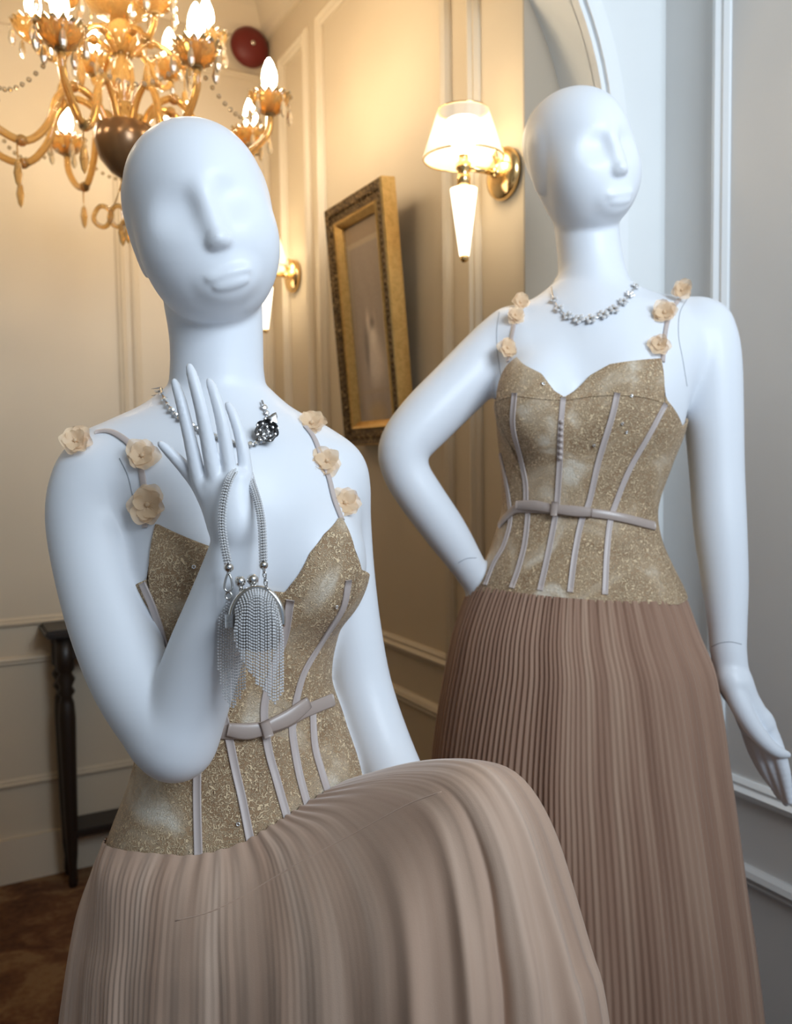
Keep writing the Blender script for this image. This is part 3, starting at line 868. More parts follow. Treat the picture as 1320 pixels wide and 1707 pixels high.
def body_solid(bvh):
    """distance to a finished body along sight lines, for laying straps and chains on it"""
    def hit(px, py):
        d = Vector(cpt(px, py, 1.0)).normalized(); h = bvh.ray_cast(Vector((0, 0, 0)), d)
        if h[0] is None:
            best = bvh.find_nearest(Vector(cpt(px, py, 1.2))); return np.array(best[0]), np.array(best[1])
        n = np.array(h[1]); n = n if n @ np.array(d) < 0 else -n
        return np.array(h[0]), n
    return hit
HIT_SEAT, HIT_STAND = body_solid(SEAT_BVH), body_solid(STAND_BVH)
def on_body(hit, poly, n):
    q = spline(np.array(poly, float), n); r = [hit(a, b) for a, b in q]
    P = np.array([a for a, _ in r]); N = np.array([b for _, b in r])
    for _ in range(2):
        P[1:-1] = (P[:-2] + P[1:-1] * 2 + P[2:]) / 4; N[1:-1] = (N[:-2] + N[1:-1] * 2 + N[2:]) / 4
    return P, N / np.linalg.norm(N, axis=1)[:, None]

def over_body(bvh, hit, poly, n):
    P = spline(np.array([hit(a, b)[0] for a, b in poly]), n); N = []
    for i in range(n):
        q, nn, _, _ = bvh.find_nearest(Vector(P[i])); nn = np.array(nn)
        if nn[2] > 0.35: nn = -nn
        P[i] = np.array(q); N.append(nn)
    N = np.array(N)
    for _ in range(3):
        P[1:-1] = (P[:-2] + P[1:-1] * 2 + P[2:]) / 4; N[1:-1] = (N[:-2] + N[1:-1] * 2 + N[2:]) / 4
    return P, N / np.linalg.norm(N, axis=1)[:, None]

# ---- standing gown
gs = empty('evening_gown', (*c2w(cpt(965, 1000, 1.41))[:2], 0.0), 'beige lace corset gown with a long brown pleated skirt on the standing mannequin', 'gown')
ZR_T = (1.20, 1.60)
neck_t = [(826, 664), (834, 618), (844, 597), (867, 605), (900, 622), (922, 651), (940, 662), (958, 651), (984, 625), (1016, 607), (1056, 601), (1103, 597), (1106, 658), (1113, 668), (1138, 712)]
hem_t = [(786, 984), (850, 990), (900, 996), (1000, 1004), (1070, 1006), (1130, 1008)]
bod_t, f_bt = bodice(stand_torso, STAND, stand_yaw, neck_t, yct(700), hem_t, ZR_T, 0.0045, 'bodice', gs)
strips_t = [[(834, 756), (844, 804), (849, 836), (851, 869), (840, 909), (824, 938), (809, 975)],
            [(858, 655), (855, 709), (867, 760), (876, 804), (877, 836), (880, 858), (875, 905), (865, 945), (853, 980)],
            [(938, 662), (934, 713), (933, 767), (929, 833), (925, 865), (913, 927), (900, 984)],
            [(1029, 655), (1020, 695), (998, 767), (982, 836), (969, 869), (958, 924), (950, 987)],
            [(1109, 673), (1082, 724), (1049, 782), (1024, 844), (1016, 873), (1011, 924), (1008, 991)]]
for q in strips_t:
    P, N = on_surface(f_bt, q, *ZR_T, 40); ribbon('boning_strip', P, N, 0.0090, 0.0016, M['satin'], gs, 0.0004, piped=True)
P, N = on_surface(f_bt, [(827, 668), (858, 660), (900, 664), (940, 666), (985, 660), (1029, 658), (1075, 662), (1112, 672)], *ZR_T, 50)
ribbon('cup_seam', P, N, 0.0030, 0.0010, M['lace'], gs, 0.0002)
for k in range(7):
    p = surf_point(f_bt, 934.5 - .12 * k, 702 + 10 * k, *ZR_T); n = grad(f_bt, p); b = MB(); b.ico(c2w(p + n * .0032), .0034, 2, (1, 1, 1)); b.build('covered_button', M['satin'], gs)
def belt(fn, poly, zr, parent, w, bow, loft=None):
    P, N = on_surface(fn, poly, *zr, 46)
    b = ribbon('belt', P, N, w, 0.0025, M['satin_belt'], parent, 0.002)
    q0, q1, q2 = bow
    for pts in (q0, q1):
        P, N = on_surface(fn, pts, *zr, 16); t = np.linspace(0, 1, 16)
        ribbon('bow_loop', P, N, w * (0.95 + .25 * np.sin(PI * t)), 0.0035, M['satin_belt'], b, 0.006)
    P, N = on_surface(fn, q2, *zr, 8); ribbon('bow_knot', P, N, w * 0.75, 0.003, M['satin_belt'], b, 0.0105)
belt(f_bt, [(834, 876), (842, 866), (853, 855), (867, 848), (925, 850), (985, 855), (1035, 863), (1089, 877)], ZR_T, gs, 0.0135,
     ([(866, 842), (895, 843), (924, 849)], [(926, 849), (955, 852), (986, 855)], [(928, 836), (927, 848), (926, 861)]))
# pleated skirt to the floor
SKIRT_ROWS = [(940, 812, 1112, .112, 1.41), (985, 784, 1134, .124, 1.41), (1046, 762, 1152, .140, 1.405), (1115, 747, 1176, .156, 1.40), (1237, 728, 1194, .178, 1.40),
              (1332, 722, 1207, .192, 1.40), (1433, 716, 1220, .205, 1.40), (1550, 708, 1236, .215, 1.40), (1707, 695, 1254, .225, 1.40), (2090, 670, 1300, .25, 1.40)]
SKT = Loft(SKIRT_ROWS, ZT, stand_yaw)
NT, NR = 900, 70
T = np.linspace(-PI, PI, NT, endpoint=False)
hemth = np.interp(T, [-PI, -1.5, -.7, 0, .7, 1.5, PI], [yct(p) for p in (985, 972, 980, 986, 990, 993, 985)])
q = np.linspace(0, 1, NR)[:, None] ** 1.15
# floor under this gown in view space: the hem just clears it
hem_y = w2c(np.array([*c2w(cpt(965, 1000, 1.41))[:2], 0.012]))[1]
Y = hemth[None] * (1 - q) + hem_y * q
TT = np.broadcast_to(T, Y.shape)
r0 = np.linalg.norm(ring_points(SKT.sdf, SKT, TT, Y) - np.stack(ring_xyz(SKT, TT, Y, 0 * Y), -1), axis=-1)
rg = np.random.default_rng(4)
fold = sum(rg.uniform(.5, 1) * np.sin(k * TT + rg.uniform(0, 6.28) + .5 * np.sin(2.2 * q + k)) for k in (5, 8, 11, 14, 19)) / 3
ph = TT / (2 * PI) * 132 + 0.6 * np.sin(3 * TT) + .25 * np.sin(9 * TT + 2 * q)
sharp = 0.0016 + 0.0022 * smoothstep(-0.15, 0.15, -(TT + 0.12)) + 0.0010 * smoothstep(.3, .9, TT)
gather = np.exp(-q * 26)
r = r0 + tri(ph) * sharp * (0.5 + 0.9 * q) + fold * (0.0008 + 0.012 * q ** 1.5) + gather * 0.0016 * np.sin(ph * 2 * PI * .5) - 0.003 * gather
P = np.stack(ring_xyz(SKT, TT, Y, r), -1).reshape(-1, 3)
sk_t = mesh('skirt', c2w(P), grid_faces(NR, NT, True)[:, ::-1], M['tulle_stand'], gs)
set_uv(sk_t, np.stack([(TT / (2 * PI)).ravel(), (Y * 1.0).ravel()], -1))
for i, (poly, fl) in enumerate([([(848, 604), (852, 575), (857, 545), (863, 518)], [(846, 580, 14), (859, 525, 13), (867, 504, 13)]),
                 ([(1104, 604), (1106, 575), (1111, 540), (1121, 515), (1132, 500)], [(1099, 574, 14), (1107, 521, 17), (1136, 484, 14)])]):
    P, N = over_body(STAND_BVH, HIT_STAND, poly, 24)
    ribbon('shoulder_strap', P, N, 0.0065, 0.0012, M['satin'], gs, 0.0015)
    for j, (a, b, rr) in enumerate(fl):
        h, n = HIT_STAND(a, min(b + 6, 600) if b > 500 else b + 18)
        flower(gs, a, b, h[2] - 0.010, rr * 1.4 / FPX, (0.25 * (-1) ** i, .15, -1), 10 * i + j)

def sequins(fn, zr, spots, parent):
    for a, b_ in spots:
        p = surf_point(fn, a, b_, *zr); n = grad(fn, p); t = np.cross(n, [0, 1, 0]); t /= np.linalg.norm(t); u = np.cross(n, t)
        k = MB(); k.tube(c2w(np.array([p + n * .0022 + (t * math.cos(q_) + u * math.sin(q_)) * .0016 for q_ in np.linspace(0, 2 * PI, 12, endpoint=False)])), .0007, 5, closed=True); k.build('sequin', M['crystal'], parent)
sequins(f_bt, ZR_T, [(1052, 660), (1037, 706), (1044, 720), (905, 640), (990, 742)], gs)
# ---- seated gown
gq = empty('evening_gown', (*c2w(cpt(392, 1400, 1.04))[:2], 0.0), 'beige lace corset gown, blush skirt draped over the raised knee of the seated mannequin', 'gown')
ZR_S = (0.80, 1.18)
neck_s = [(219, 980), (230, 972), (245, 966), (243, 873), (280, 884), (323, 902), (365, 917), (402, 950), (440, 984), (478, 988), (500, 960), (520, 922), (545, 890), (570, 862), (583, 884), (594, 923), (603, 950)]
hem_s = [(150, 1425), (250, 1450), (330, 1460), (420, 1450), (520, 1420), (600, 1390)]
bod_s, f_bs = bodice(seat_torso, SEAT, seat_yaw, neck_s, ycs(960), hem_s, ZR_S, 0.0045, 'bodice', gq)
strips_s = [[(238, 972), (258, 1020), (277, 1085), (288, 1150)],
            [(580, 967), (571, 1013), (542, 1060), (509, 1115), (495, 1158), (488, 1202), (487, 1224), (498, 1289), (513, 1345)],
            [(484, 1000), (474, 1060), (456, 1110), (443, 1158), (440, 1195), (447, 1249), (462, 1304), (480, 1368)],
            [(372, 1190), (382, 1231), (393, 1285), (404, 1333), (417, 1400)], [(329, 1230), (329, 1289), (329, 1340), (331, 1425)],
            [(520, 1180), (524, 1242), (535, 1285), (549, 1330)]]
for q_ in strips_s:
    P, N = on_surface(f_bs, q_, *ZR_S, 40); ribbon('boning_strip', P, N, 0.0090, 0.0016, M['satin'], gq, 0.0004, piped=True)
belt(f_bs, [(236, 1215), (300, 1222), (373, 1220), (411, 1220), (442, 1214), (473, 1203), (505, 1186), (527, 1177), (552, 1167)], ZR_S, gq, 0.0145,
     ([(380, 1213), (410, 1217), (440, 1212)], [(444, 1210), (478, 1194), (508, 1170)], [(436, 1198), (440, 1211), (444, 1226)]))
sequins(f_bs, ZR_S, [(323, 945), (397, 1374), (560, 1010), (297, 1080)], gq)
cols = [[(164, 1394, 1.045), (143, 1455, 1.05), (121, 1560, 1.04), (106, 1660, 1.03), (98, 1760, 1.02), (92, 2100, 1.0)],
        [(204, 1408, .968), (182, 1470, .945), (165, 1580, .925), (155, 1700, .91), (150, 2100, .88)],
        [(270, 1415, .936), (245, 1480, .91), (230, 1580, .885), (222, 1700, .87), (215, 2100, .84)],
        [(330, 1420, .922), (318, 1480, .89), (308, 1580, .855), (305, 1700, .835), (300, 2100, .81)],
        [(400, 1406, .918), (410, 1460, .88), (415, 1560, .83), (420, 1700, .80), (420, 2100, .78)],
        [(455, 1380, .922), (490, 1420, .875), (525, 1530, .80), (540, 1700, .76), (545, 2100, .74)],
        [(500, 1356, .932), (570, 1375, .870), (640, 1490, .770), (665, 1700, .725), (670, 2100, .71)],
        [(540, 1335, .945), (640, 1322, .865), (720, 1370, .785), (760, 1510, .745), (775, 1700, .715), (785, 2100, .70)],
        [(570, 1318, .962), (680, 1284, .885), (772, 1296, .800), (833, 1390, .760), (870, 1550, .735), (890, 1707, .72), (900, 2100, .71)],
        [(602, 1302, .99), (700, 1270, .925), (775, 1266, .855), (838, 1287, .815), (888, 1360, .800), (930, 1480, .79), (968, 1600, .785), (998, 1707, .78), (1040, 2100, .78)],
        [(606, 1306, 1.035), (712, 1285, 1.0), (790, 1295, .94), (850, 1330, .90), (900, 1420, .89), (935, 1550, .89), (965, 1707, .89), (1000, 2100, .89)],
        [(540, 1335, 1.13), (590, 1390, 1.15), (610, 1560, 1.16), (620, 1707, 1.17), (640, 2100, 1.18)],
        [(380, 1370, 1.168), (375, 1450, 1.19), (370, 1600, 1.2), (370, 1707, 1.2), (370, 2100, 1.2)],
        [(236, 1400, 1.135), (215, 1460, 1.15), (200, 1600, 1.16), (195, 1707, 1.16), (190, 2100, 1.16)]]
NR, NC = 110, 1100
floor_y = w2c(np.array([*c2w(cpt(392, 1400, 1.04))[:2], 0.012]))[1]
G = []
for c in cols:
    p = spline(np.array([cpt(*a) for a in c]), 400)
    k = np.argmax(p[:, 1] < floor_y) if (p[:, 1] < floor_y).any() else len(p)
    p = p[:max(k, 2)]; p[-1, 1] = floor_y
    s = np.concatenate([[0], np.cumsum(np.linalg.norm(np.diff(p, axis=0), axis=1))])
    u = np.linspace(0, 1, NR) ** 1.1 * s[-1]
    G.append(np.stack([np.interp(u, s, p[:, i]) for i in range(3)], -1))
G = np.array(G)                                   # columns x rows x 3
def ring_spline(A, n):
    """periodic Catmull-Rom across columns, uniform in column index"""
    m = len(A); u = np.linspace(0, m, n, endpoint=False); i = u.astype(int); t = (u - i)[:, None, None]
    a, b, c, d = A[(i-1) % m], A[i % m], A[(i+1) % m], A[(i+2) % m]
    return u, 0.5*((2*b) + (c-a)*t + (2*a-5*b+4*c-d)*t**2 + (-a+3*b-3*c+d)*t**3)
U, S3 = ring_spline(G, NC)
S3 = S3.transpose(1, 0, 2)                          # rows x columns
# the waist edge hugs the bodice all round
_w = S3[0]; _f = lambda p: seat_torso(p[:, 0], p[:, 1], p[:, 2])
_d = _f(_w) - 0.0075; _g = np.stack([_f(_w + 0.003 * a) - _f(_w - 0.003 * a) for a in np.eye(3)], -1); _g[:, 1] = 0; _g /= np.linalg.norm(_g, axis=1)[:, None] + 1e-9
_sh = -_g * np.clip(_d, -.02, .03)[:, None]
for _ in range(30): _sh = (np.roll(_sh, 1, 0) + 2 * _sh + np.roll(_sh, -1, 0)) / 4
S3 = S3 + _sh[None] * (1 - smoothstep(0, .16, np.linspace(0, 1, NR)))[:, None, None]
du = np.roll(S3, -1, 1) - np.roll(S3, 1, 1); dv = np.gradient(S3, axis=0)
Nn = np.cross(du, dv); Nn /= np.linalg.norm(Nn, axis=-1)[..., None] + 1e-9
cen = S3.mean(1, keepdims=True)
if (Nn * (S3 - cen)).sum() < 0: Nn = -Nn
arc = np.cumsum(np.linalg.norm(np.roll(S3, -1, 1) - S3, axis=-1).mean(0)); arc = arc / arc[-1]
qv = np.linspace(0, 1, NR)[:, None]; AC = arc[None]
rg = np.random.default_rng(9)
fold = sum(rg.uniform(.5, 1) * np.sin(2 * PI * k * AC + rg.uniform(0, 6.28) + .4 * np.sin(3 * qv + k)) for k in (6, 9, 13, 17, 22)) / 3
knee = np.exp(-((U[None] - 8.4) / 0.9) ** 2)       # soft knee: no fine pleats pulled tight over it
ph = AC * 215 + .8 * np.sin(2 * PI * 3 * AC) + .35 * np.sin(2 * PI * 7 * AC + 3 * qv) + .25 * np.sin(2 * PI * 17 * AC + 2 * qv)
leftp = smoothstep(5.0, 2.2, U)[None] * smoothstep(-.2, .6, U)[None]
irr = .55 + .45 * np.sin(2 * PI * 12 * AC + 2 * np.sin(2 * PI * 5 * AC) + 2 * qv)
amp = (0.00035 + 0.0008 * leftp) * (1 - .8 * knee) * irr
rad = sum(np.sin(2 * PI * k * AC + p + 1.5 * np.sin(5 * AC * 2 * PI)) for k, p in ((23, 1.0), (37, 2.2), (58, .7))) * (0.0012 + .0016 * leftp) * smoothstep(0.05, .5, qv)
topf = smoothstep(0.0, 0.05, qv)
disp = topf * (tri(ph) * amp * (0.4 + qv) + fold * (0.001 + 0.010 * smoothstep(0.12, .8, qv)) * (1 - .6 * knee * smoothstep(.5, .2, qv)) + rad)
disp += (1 - smoothstep(0.0, .12, qv)) * .0011 * np.sin(ph * 2 * PI * .3) * (1 - knee)
# drapes that run down from the knee
for uc, wd, am, v0 in ((6.2, .16, .006, .22), (7.05, .17, .010, .20), (7.55, .10, -.007, .22), (7.95, .14, .007, .26), (8.5, .12, .006, .30), (8.85, .10, -.004, .3), (5.3, .15, -.004, .2), (4.4, .14, .005, .15), (3.5, .12, -.004, .12)):
    disp += 1.5 * am * np.exp(-((U[None] - uc - .25 * (qv - v0)) / wd) ** 2) * smoothstep(v0 - .06, v0 + .16, qv)
# creases where the cloth bunches beside the knee and runs off it
S3 = S3 + Nn * disp[..., None]
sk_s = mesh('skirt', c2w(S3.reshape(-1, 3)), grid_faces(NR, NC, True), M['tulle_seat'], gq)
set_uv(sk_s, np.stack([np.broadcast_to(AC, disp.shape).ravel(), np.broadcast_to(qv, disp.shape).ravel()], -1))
SK_BVH = BVHTree.FromPolygons([Vector(p) for p in S3.reshape(-1, 3)], grid_faces(NR, NC, True).tolist())
P, N = on_body(body_solid(SK_BVH), [(293, 1535), (351, 1520), (409, 1491), (496, 1440), (584, 1393), (678, 1342), (736, 1320)], 60)
b = MB(); b.tube(c2w(P), .0007, 6); b.build('lining_seam', M['tulle_seat'], gq)
bm = bmesh.new(); bm.from_mesh(sk_s.data); bmesh.ops.recalc_face_normals(bm, faces=bm.faces); bm.to_mesh(sk_s.data); bm.free()
for i, (poly, fl) in enumerate([([(243, 880), (242, 826), (238, 791), (229, 756), (209, 734), (181, 719), (160, 722)], [(237, 760, 22), (246, 842, 25), (126, 735, 20)]),
                 ([(569, 868), (561, 848), (548, 800), (534, 764), (521, 728), (508, 712)], [(519, 706, 22), (545, 769, 21), (575, 839, 22)])]):
    P, N = over_body(SEAT_BVH, HIT_SEAT, poly, 30)
    ribbon('shoulder_strap', P, N, 0.0068, 0.0012, M['satin'], gq, 0.0015)
    for j, (a, b, rr) in enumerate(fl):
        h, n = HIT_SEAT(a, b) if a != 126 else HIT_SEAT(150, 760)
        flower(gq, a, b, h[2] - 0.006, rr * 1.0 / FPX, n * .6 + np.array([.2 * (-1) ** i, .1, -.6]), 40 + 10 * i + j)
# ---------------------------------------------------------------- handbag hung on the raised hand
hb = empty('handbag', wpt(423, 1170, .79), 'small silver rhinestone handbag with a fringed flap hanging from the raised hand', 'handbag')
ZB = 0.790
def bead_rows(mb, P, r, pitch=None):
    for p in P: mb.ico(p, r, 1)
# body: domed purse pouch behind the fringe
dome = []
def bag_outline(k):      # k 0..1 along the arch, left foot to right foot
    a = PI * (1 - k); return np.array([428 + 43 * math.cos(a), 1034 - 54 * math.sin(a)])
V = []
for i in range(25):
    o = bag_outline(i / 24)
    for j in range(5):
        t = j / 4; b = np.array([430 + (o[0] - 428) * .80, 1072 + 14 * math.sin(i / 24 * PI)])
        q = o * (1 - t) + b * t; q[0] += 0
        bul = 0.014 * math.sin(PI * (0.15 + .7 * t)) * (math.sin(PI * i / 24) ** .5 + .15)
        V.append((q[0], q[1], bul))
front = np.array([cpt(a, b, ZB + .006 - d) for a, b, d in V]); back = np.array([cpt(a, b, ZB + .016 + d) for a, b, d in V])
M['bead'] = mat('set_stones', (0.95, 0.95, 0.96), 0.10, 0.45)
M['pouch'] = mat('grey_pouch_satin', (0.20, 0.19, 0.18), 0.4)
gf = grid_faces(25, 5)
edge = [(i*5, (i+1)*5, 125+(i+1)*5, 125+i*5) for i in range(24)] + [(i*5+4, 125+i*5+4, 125+(i+1)*5+4, (i+1)*5+4) for i in range(24)] + [tuple([j, j+1, 125+j+1, 125+j]) for j in range(4)] + [tuple([120+j, 245+j, 246+j, 121+j]) for j in range(4)]
mesh('pouch', c2w(np.vstack([front, back])), [tuple(q) for q in gf] + [tuple(q + 125)[::-1] for q in gf] + edge, M['pouch'], hb)
fr = MB()
arch = [bag_outline(k) for k in np.linspace(-0.06, 1.06, 40)]
for dz in (0.004, 0.014): fr.tube(c2w(np.array([cpt(*p, ZB + dz) for p in arch])), 0.0028, 8)
frame = fr.build('clasp_frame', M['silver'], hb)
for bx, by in ((400, 969), (421, 966)):
    b = MB(); b.ico(wpt(bx, by, ZB + .008), 0.0053, 3); b.tube([wpt(bx, by + 6, ZB + .008), wpt(bx + (2 if bx < 410 else -2), by + 16, ZB + .008)], 0.0022, 8); b.build('kiss_lock_ball', M['silver'], frame)
pl = MB(); pl.box((-.004, -.0015, -.006), (.004, .0015, .006)); pv = np.array(pl.v) + wpt(383, 1035, ZB - .001); mesh('hinge_plate', pv, pl.f, M['silver'], hb, smooth=False)
# fringe: every strand of set stones is its own piece
sB = 0.00125
def strand(pts, parent):
    p = spline(np.array([cpt(*q) for q in pts]), 60)
    L = np.linalg.norm(np.diff(p, axis=0), axis=1).sum(); n = max(4, int(L / 0.0026))
    p = c2w(spline(p, n)); b = MB()
    for q in p: b.ico(q, sB, 1)
    return b.build('fringe_strand', M['bead'], parent, smooth=False)
def fringe_bottom(x):    # slanted lower edge of the front curtain
    return np.interp(x, [388, 396, 408, 425, 438, 452, 460, 472], [1058, 1085, 1108, 1134, 1150, 1165, 1174, 1150])
NS = 21
for i in range(NS):
    k = (i + .5) / NS
    top = bag_outline(0.09 + .86 * k); x = 389 + 84 * k
    crown = np.array([428 + (top[0] - 428) * .86, 1034 + (top[1] - 1034) * .95])
    z = ZB - .012 - .005 * math.sin(PI * k); yb = fringe_bottom(x) + RNG.uniform(-5, 3)
    x += RNG.uniform(-.5, .5)
    strand([(crown[0], crown[1], ZB - .007), (428 + (x - 428) * .93, crown[1] + 16, z), (x, max(1040, crown[1] + 36), z - .002), (x + .3, (1040 + yb) / 2, z), (x + RNG.uniform(-.6, .6), yb, z + .002)], hb)
for i in range(12):      # rear curtain seen at the left
    k = i / 11; x = 364 + 44 * k; yt = np.interp(x, [364, 380, 410], [1030, 1000, 1060]); yb = np.interp(x, [364, 372, 386, 398, 410], [1120, 1165, 1177, 1162, 1142]) + RNG.uniform(-6, 6)
    strand([(x + 2, yt, ZB + .022), (x, (yt + yb) / 2, ZB + .024), (x + RNG.uniform(-.8, .8), yb, ZB + .022)], hb)
# handle of twisted stone rope, looped behind the little finger
def rope(pts, name='handle'):
    P = spline(np.array([cpt(*q) for q in pts]), 80); L = np.linalg.norm(np.diff(P, axis=0), axis=1).sum(); n = int(L / 0.0026)
    P = spline(P, n); t = np.gradient(P, axis=0); t /= np.linalg.norm(t, axis=1)[:, None]
    S = np.cross(t, [0, 0, 1]); S /= np.linalg.norm(S, axis=1)[:, None] + 1e-9; B = np.cross(t, S)
    b = MB()
    co = MB(); co.tube(c2w(P), .0019, 6); co.build('cord', M['pouch'], hb)
    for i in range(n):
        for q, dz in ((-1.5, .0004), (-.5, -.0004), (.5, -.0004), (1.5, .0004)):
            b.ico(c2w(P[i] + S[i] * q * 0.0019 + B[i] * dz + t[i] * (.0013 if int(q + 2) % 2 else 0)), .00128, 1)
            if q in (-.5, .5): b.ico(c2w(P[i] + S[i] * q * 0.0019 - B[i] * (dz - .0022)), .00128, 1)
    return b.build(name, M['bead'], hb, smooth=False)
h1 = rope([(380, 938, ZB - .004), (374, 908, ZB), (370, 872, ZB + .003), (373, 835, ZB + .006), (380, 806, ZB + .012), (388, 790, ZB + .026), (396, 780, ZB + .044), (404, 778, ZB + .054), (414, 786, ZB + .052), (420, 806, ZB + .038), (430, 838, ZB + .022), (436, 872, ZB + .010), (438, 905, ZB + .004), (439, 934, ZB)])
for (x, y), r in (((381, 946), .0046), ((439, 942), .0042)):
    b = MB(); b.ico(wpt(x, y, ZB), r, 3); b.build('handle_ball', M['silver'], h1)
b = MB()
b.tube(c2w(spline(np.array([cpt(x, y, ZB) for x, y in ((381, 952), (376, 966), (374, 980), (379, 986), (386, 982), (386, 968), (382, 956))]), 30)), .0011, 6); b.build('lobster_clasp', M['silver'], hb)
b = MB(); b.tube(c2w(np.array([cpt(381 + 5 * math.cos(a), 993 + 6 * math.sin(a), ZB + .001) for a in np.linspace(0, 2 * PI, 16, endpoint=False)])), .0010, 6, closed=True); b.build('ring', M['silver'], hb)
b = MB()
for i in range(6):
    cy = 951 + i * 6.6; cx = 440 + i * .9
    b.tube(c2w(np.array([cpt(cx + (2.6 if i % 2 else 1.3) * math.cos(a), cy + 4.6 * math.sin(a), ZB + .001 + (.001 * math.cos(a) if i % 2 == 0 else 0)) for a in np.linspace(0, 2 * PI, 12, endpoint=False)])), .00065, 5, closed=True)
b.build('chain', M['silver'], hb)

# ---------------------------------------------------------------- necklaces
def stone(mb, p, n, r):
    """faceted brilliant in a round collet"""
    n = np.asarray(n) / np.linalg.norm(n); v, f = lathe_geo([(0.0, .55), (.55, .5), (1.0, .1), (.75, -.35), (0, -.5)], (0, 0, 0), 8, None)
    q = np.array(Vector((0, 0, 1)).rotation_difference(Vector(n)).to_matrix()); mb.add(np.asarray(p) + (v * r) @ q.T, f)
NKT = empty('necklace', c2w(HIT_STAND(985, 538)[0]), 'rhinestone flower necklace round the neck of the standing mannequin', 'necklace')
P, N = on_body(HIT_STAND, [(921, 482), (923, 497), (930, 514), (943, 527), (960, 534), (980, 536), (1003, 529), (1024, 518), (1042, 502), (1055, 484), (1064, 466), (1066, 455)], 80)
P = P + N * .0035
b = MB(); b.tube(c2w(P), .0011, 6); b.build('chain', M['silver'], NKT)
pos = [(14, 4.2), (21, 4.4), (28, 4.8), (35, 4.8), (43, 4.8), (50, 4.8), (57, 4.4), (63, 4.2), (69, 3.8), (74, 3.2), (8, 3.6)]
for i, s in pos:
    n = N[i] @ BASIS; c = c2w(P[i]) + n * .002
    a = np.cross(n, [0, 0, 1]); a /= np.linalg.norm(a); d = np.cross(n, a)
    b = MB(); stone(b, c + n * .001, n, .0028)
    fl = b.build('flower_link', M['silver'], NKT, smooth=False)
    for k in range(5):
        an = 2 * PI * k / 5 + i; b = MB(); stone(b, c + (a * math.cos(an) + d * math.sin(an)) * s * 1e-3 * 1.25, n, s * .00074); b.build('stone', M['bead'], fl, smooth=False)
NKS = empty('necklace', c2w(HIT_SEAT(440, 725)[0]), 'dark silver choker with a thorny rose pendant round the neck of the seated mannequin', 'necklace')
P, N = on_body(HIT_SEAT, [(271, 652), (276, 668), (284, 682), (297, 697), (320, 713), (348, 727), (378, 738), (405, 744), (425, 743), (440, 733), (447, 715), (444, 697), (438, 683), (434, 672)], 110)
P = P + N * .004
M['old_silver'] = mat('tarnished_silver', (0.52, 0.51, 0.50), 0.26, 1.0)
b = MB(); b.tube(c2w(P), .0013, 6); b.build('chain', M['old_silver'], NKS)
for i in range(4, 108, 4):
    n = N[i] @ BASIS; b = MB(); stone(b, c2w(P[i]) + n * .001, n, .0031 if i % 8 else .0042); b.build('stone', M['crystal'], NKS, smooth=False)
c0, n0 = HIT_SEAT(442, 726); c0 = c0 + n0 * .004 + np.array([0, 0, -.003])
pn = np.array([.25, .15, -1.0]); pn /= np.linalg.norm(pn); a = np.cross(pn, [0, 1, 0]); a /= np.linalg.norm(a); d = np.cross(pn, a)
pen = MB()
for ring_n, rr, hh in ((7, 1.0, .0), (5, .66, .3), (3, .36, .55)):      # curled petals of a metal rose
    for k in range(ring_n):
        an = 2 * PI * k / ring_n + rr * 3; dr = a * math.cos(an) + d * math.sin(an); sd = np.cross(pn, dr); R_ = .0135 * rr; V = []
        for ii in range(4):
            for jj in range(5):
                t = ii / 3; q_ = jj / 2 - 1
                V.append(c0 + dr * R_ * (.35 + .65 * t) * (1 - .15 * q_ * q_) + sd * q_ * R_ * .55 * math.sin(PI * (.2 + .6 * t)) + pn * (R_ * (.8 * t * t + .25 * hh * 2) + .0012 * q_ * q_))
        pen.add(c2w(np.array(V)), [tuple(x) for x in grid_faces(4, 5)])
po = pen.build('rose_pendant', M['old_silver'], NKS)
for k in range(16):
    rr = .0135 * math.sqrt((k + .5) / 16); an = k * 2.4; b = MB(); stone(b, c2w(c0 + (a * math.cos(an) + d * math.sin(an)) * rr + pn * (.004 + rr * .55)), pn @ BASIS, .0016); b.build('stone', M['crystal'], po, smooth=False)
for sx, sy, e in ((-.6, .9, 1.0), (.5, -1.0, 1.0)):
    lf = MB(); dr = a * sx + d * sy; dr /= np.linalg.norm(dr); sd = np.cross(pn, dr); V = []
    for ii in range(7):
        t = ii / 6; w = .0062 * math.sin(PI * min(1, .1 + .9 * t)) * (1.15 if ii % 2 else .85)
        for s_ in (-1, 0, 1): V.append(c0 + dr * (.007 + .019 * t) + sd * w * s_ + pn * (.002 - .002 * abs(s_)))
    lf.add(c2w(np.array(V)), [tuple(x) for x in grid_faces(7, 3)]); lf.build('leaf', M['old_silver'], po)
b = MB()
for k in range(10):                                   # spiky clasp at the back of the neck
    an = k * 2.4; q0 = cpt(270, 655, 1.045); b.tube(c2w(np.array([q0 + np.array([0, (k - 5) * .0016, 0]), q0 + np.array([-.004 + .0085 * math.cos(an), (k - 5) * .0016 - .002, -.0075 * abs(math.sin(an))])])), [.0012, .0003], 5)
b.build('clasp', M['old_silver'], NKS, smooth=False)

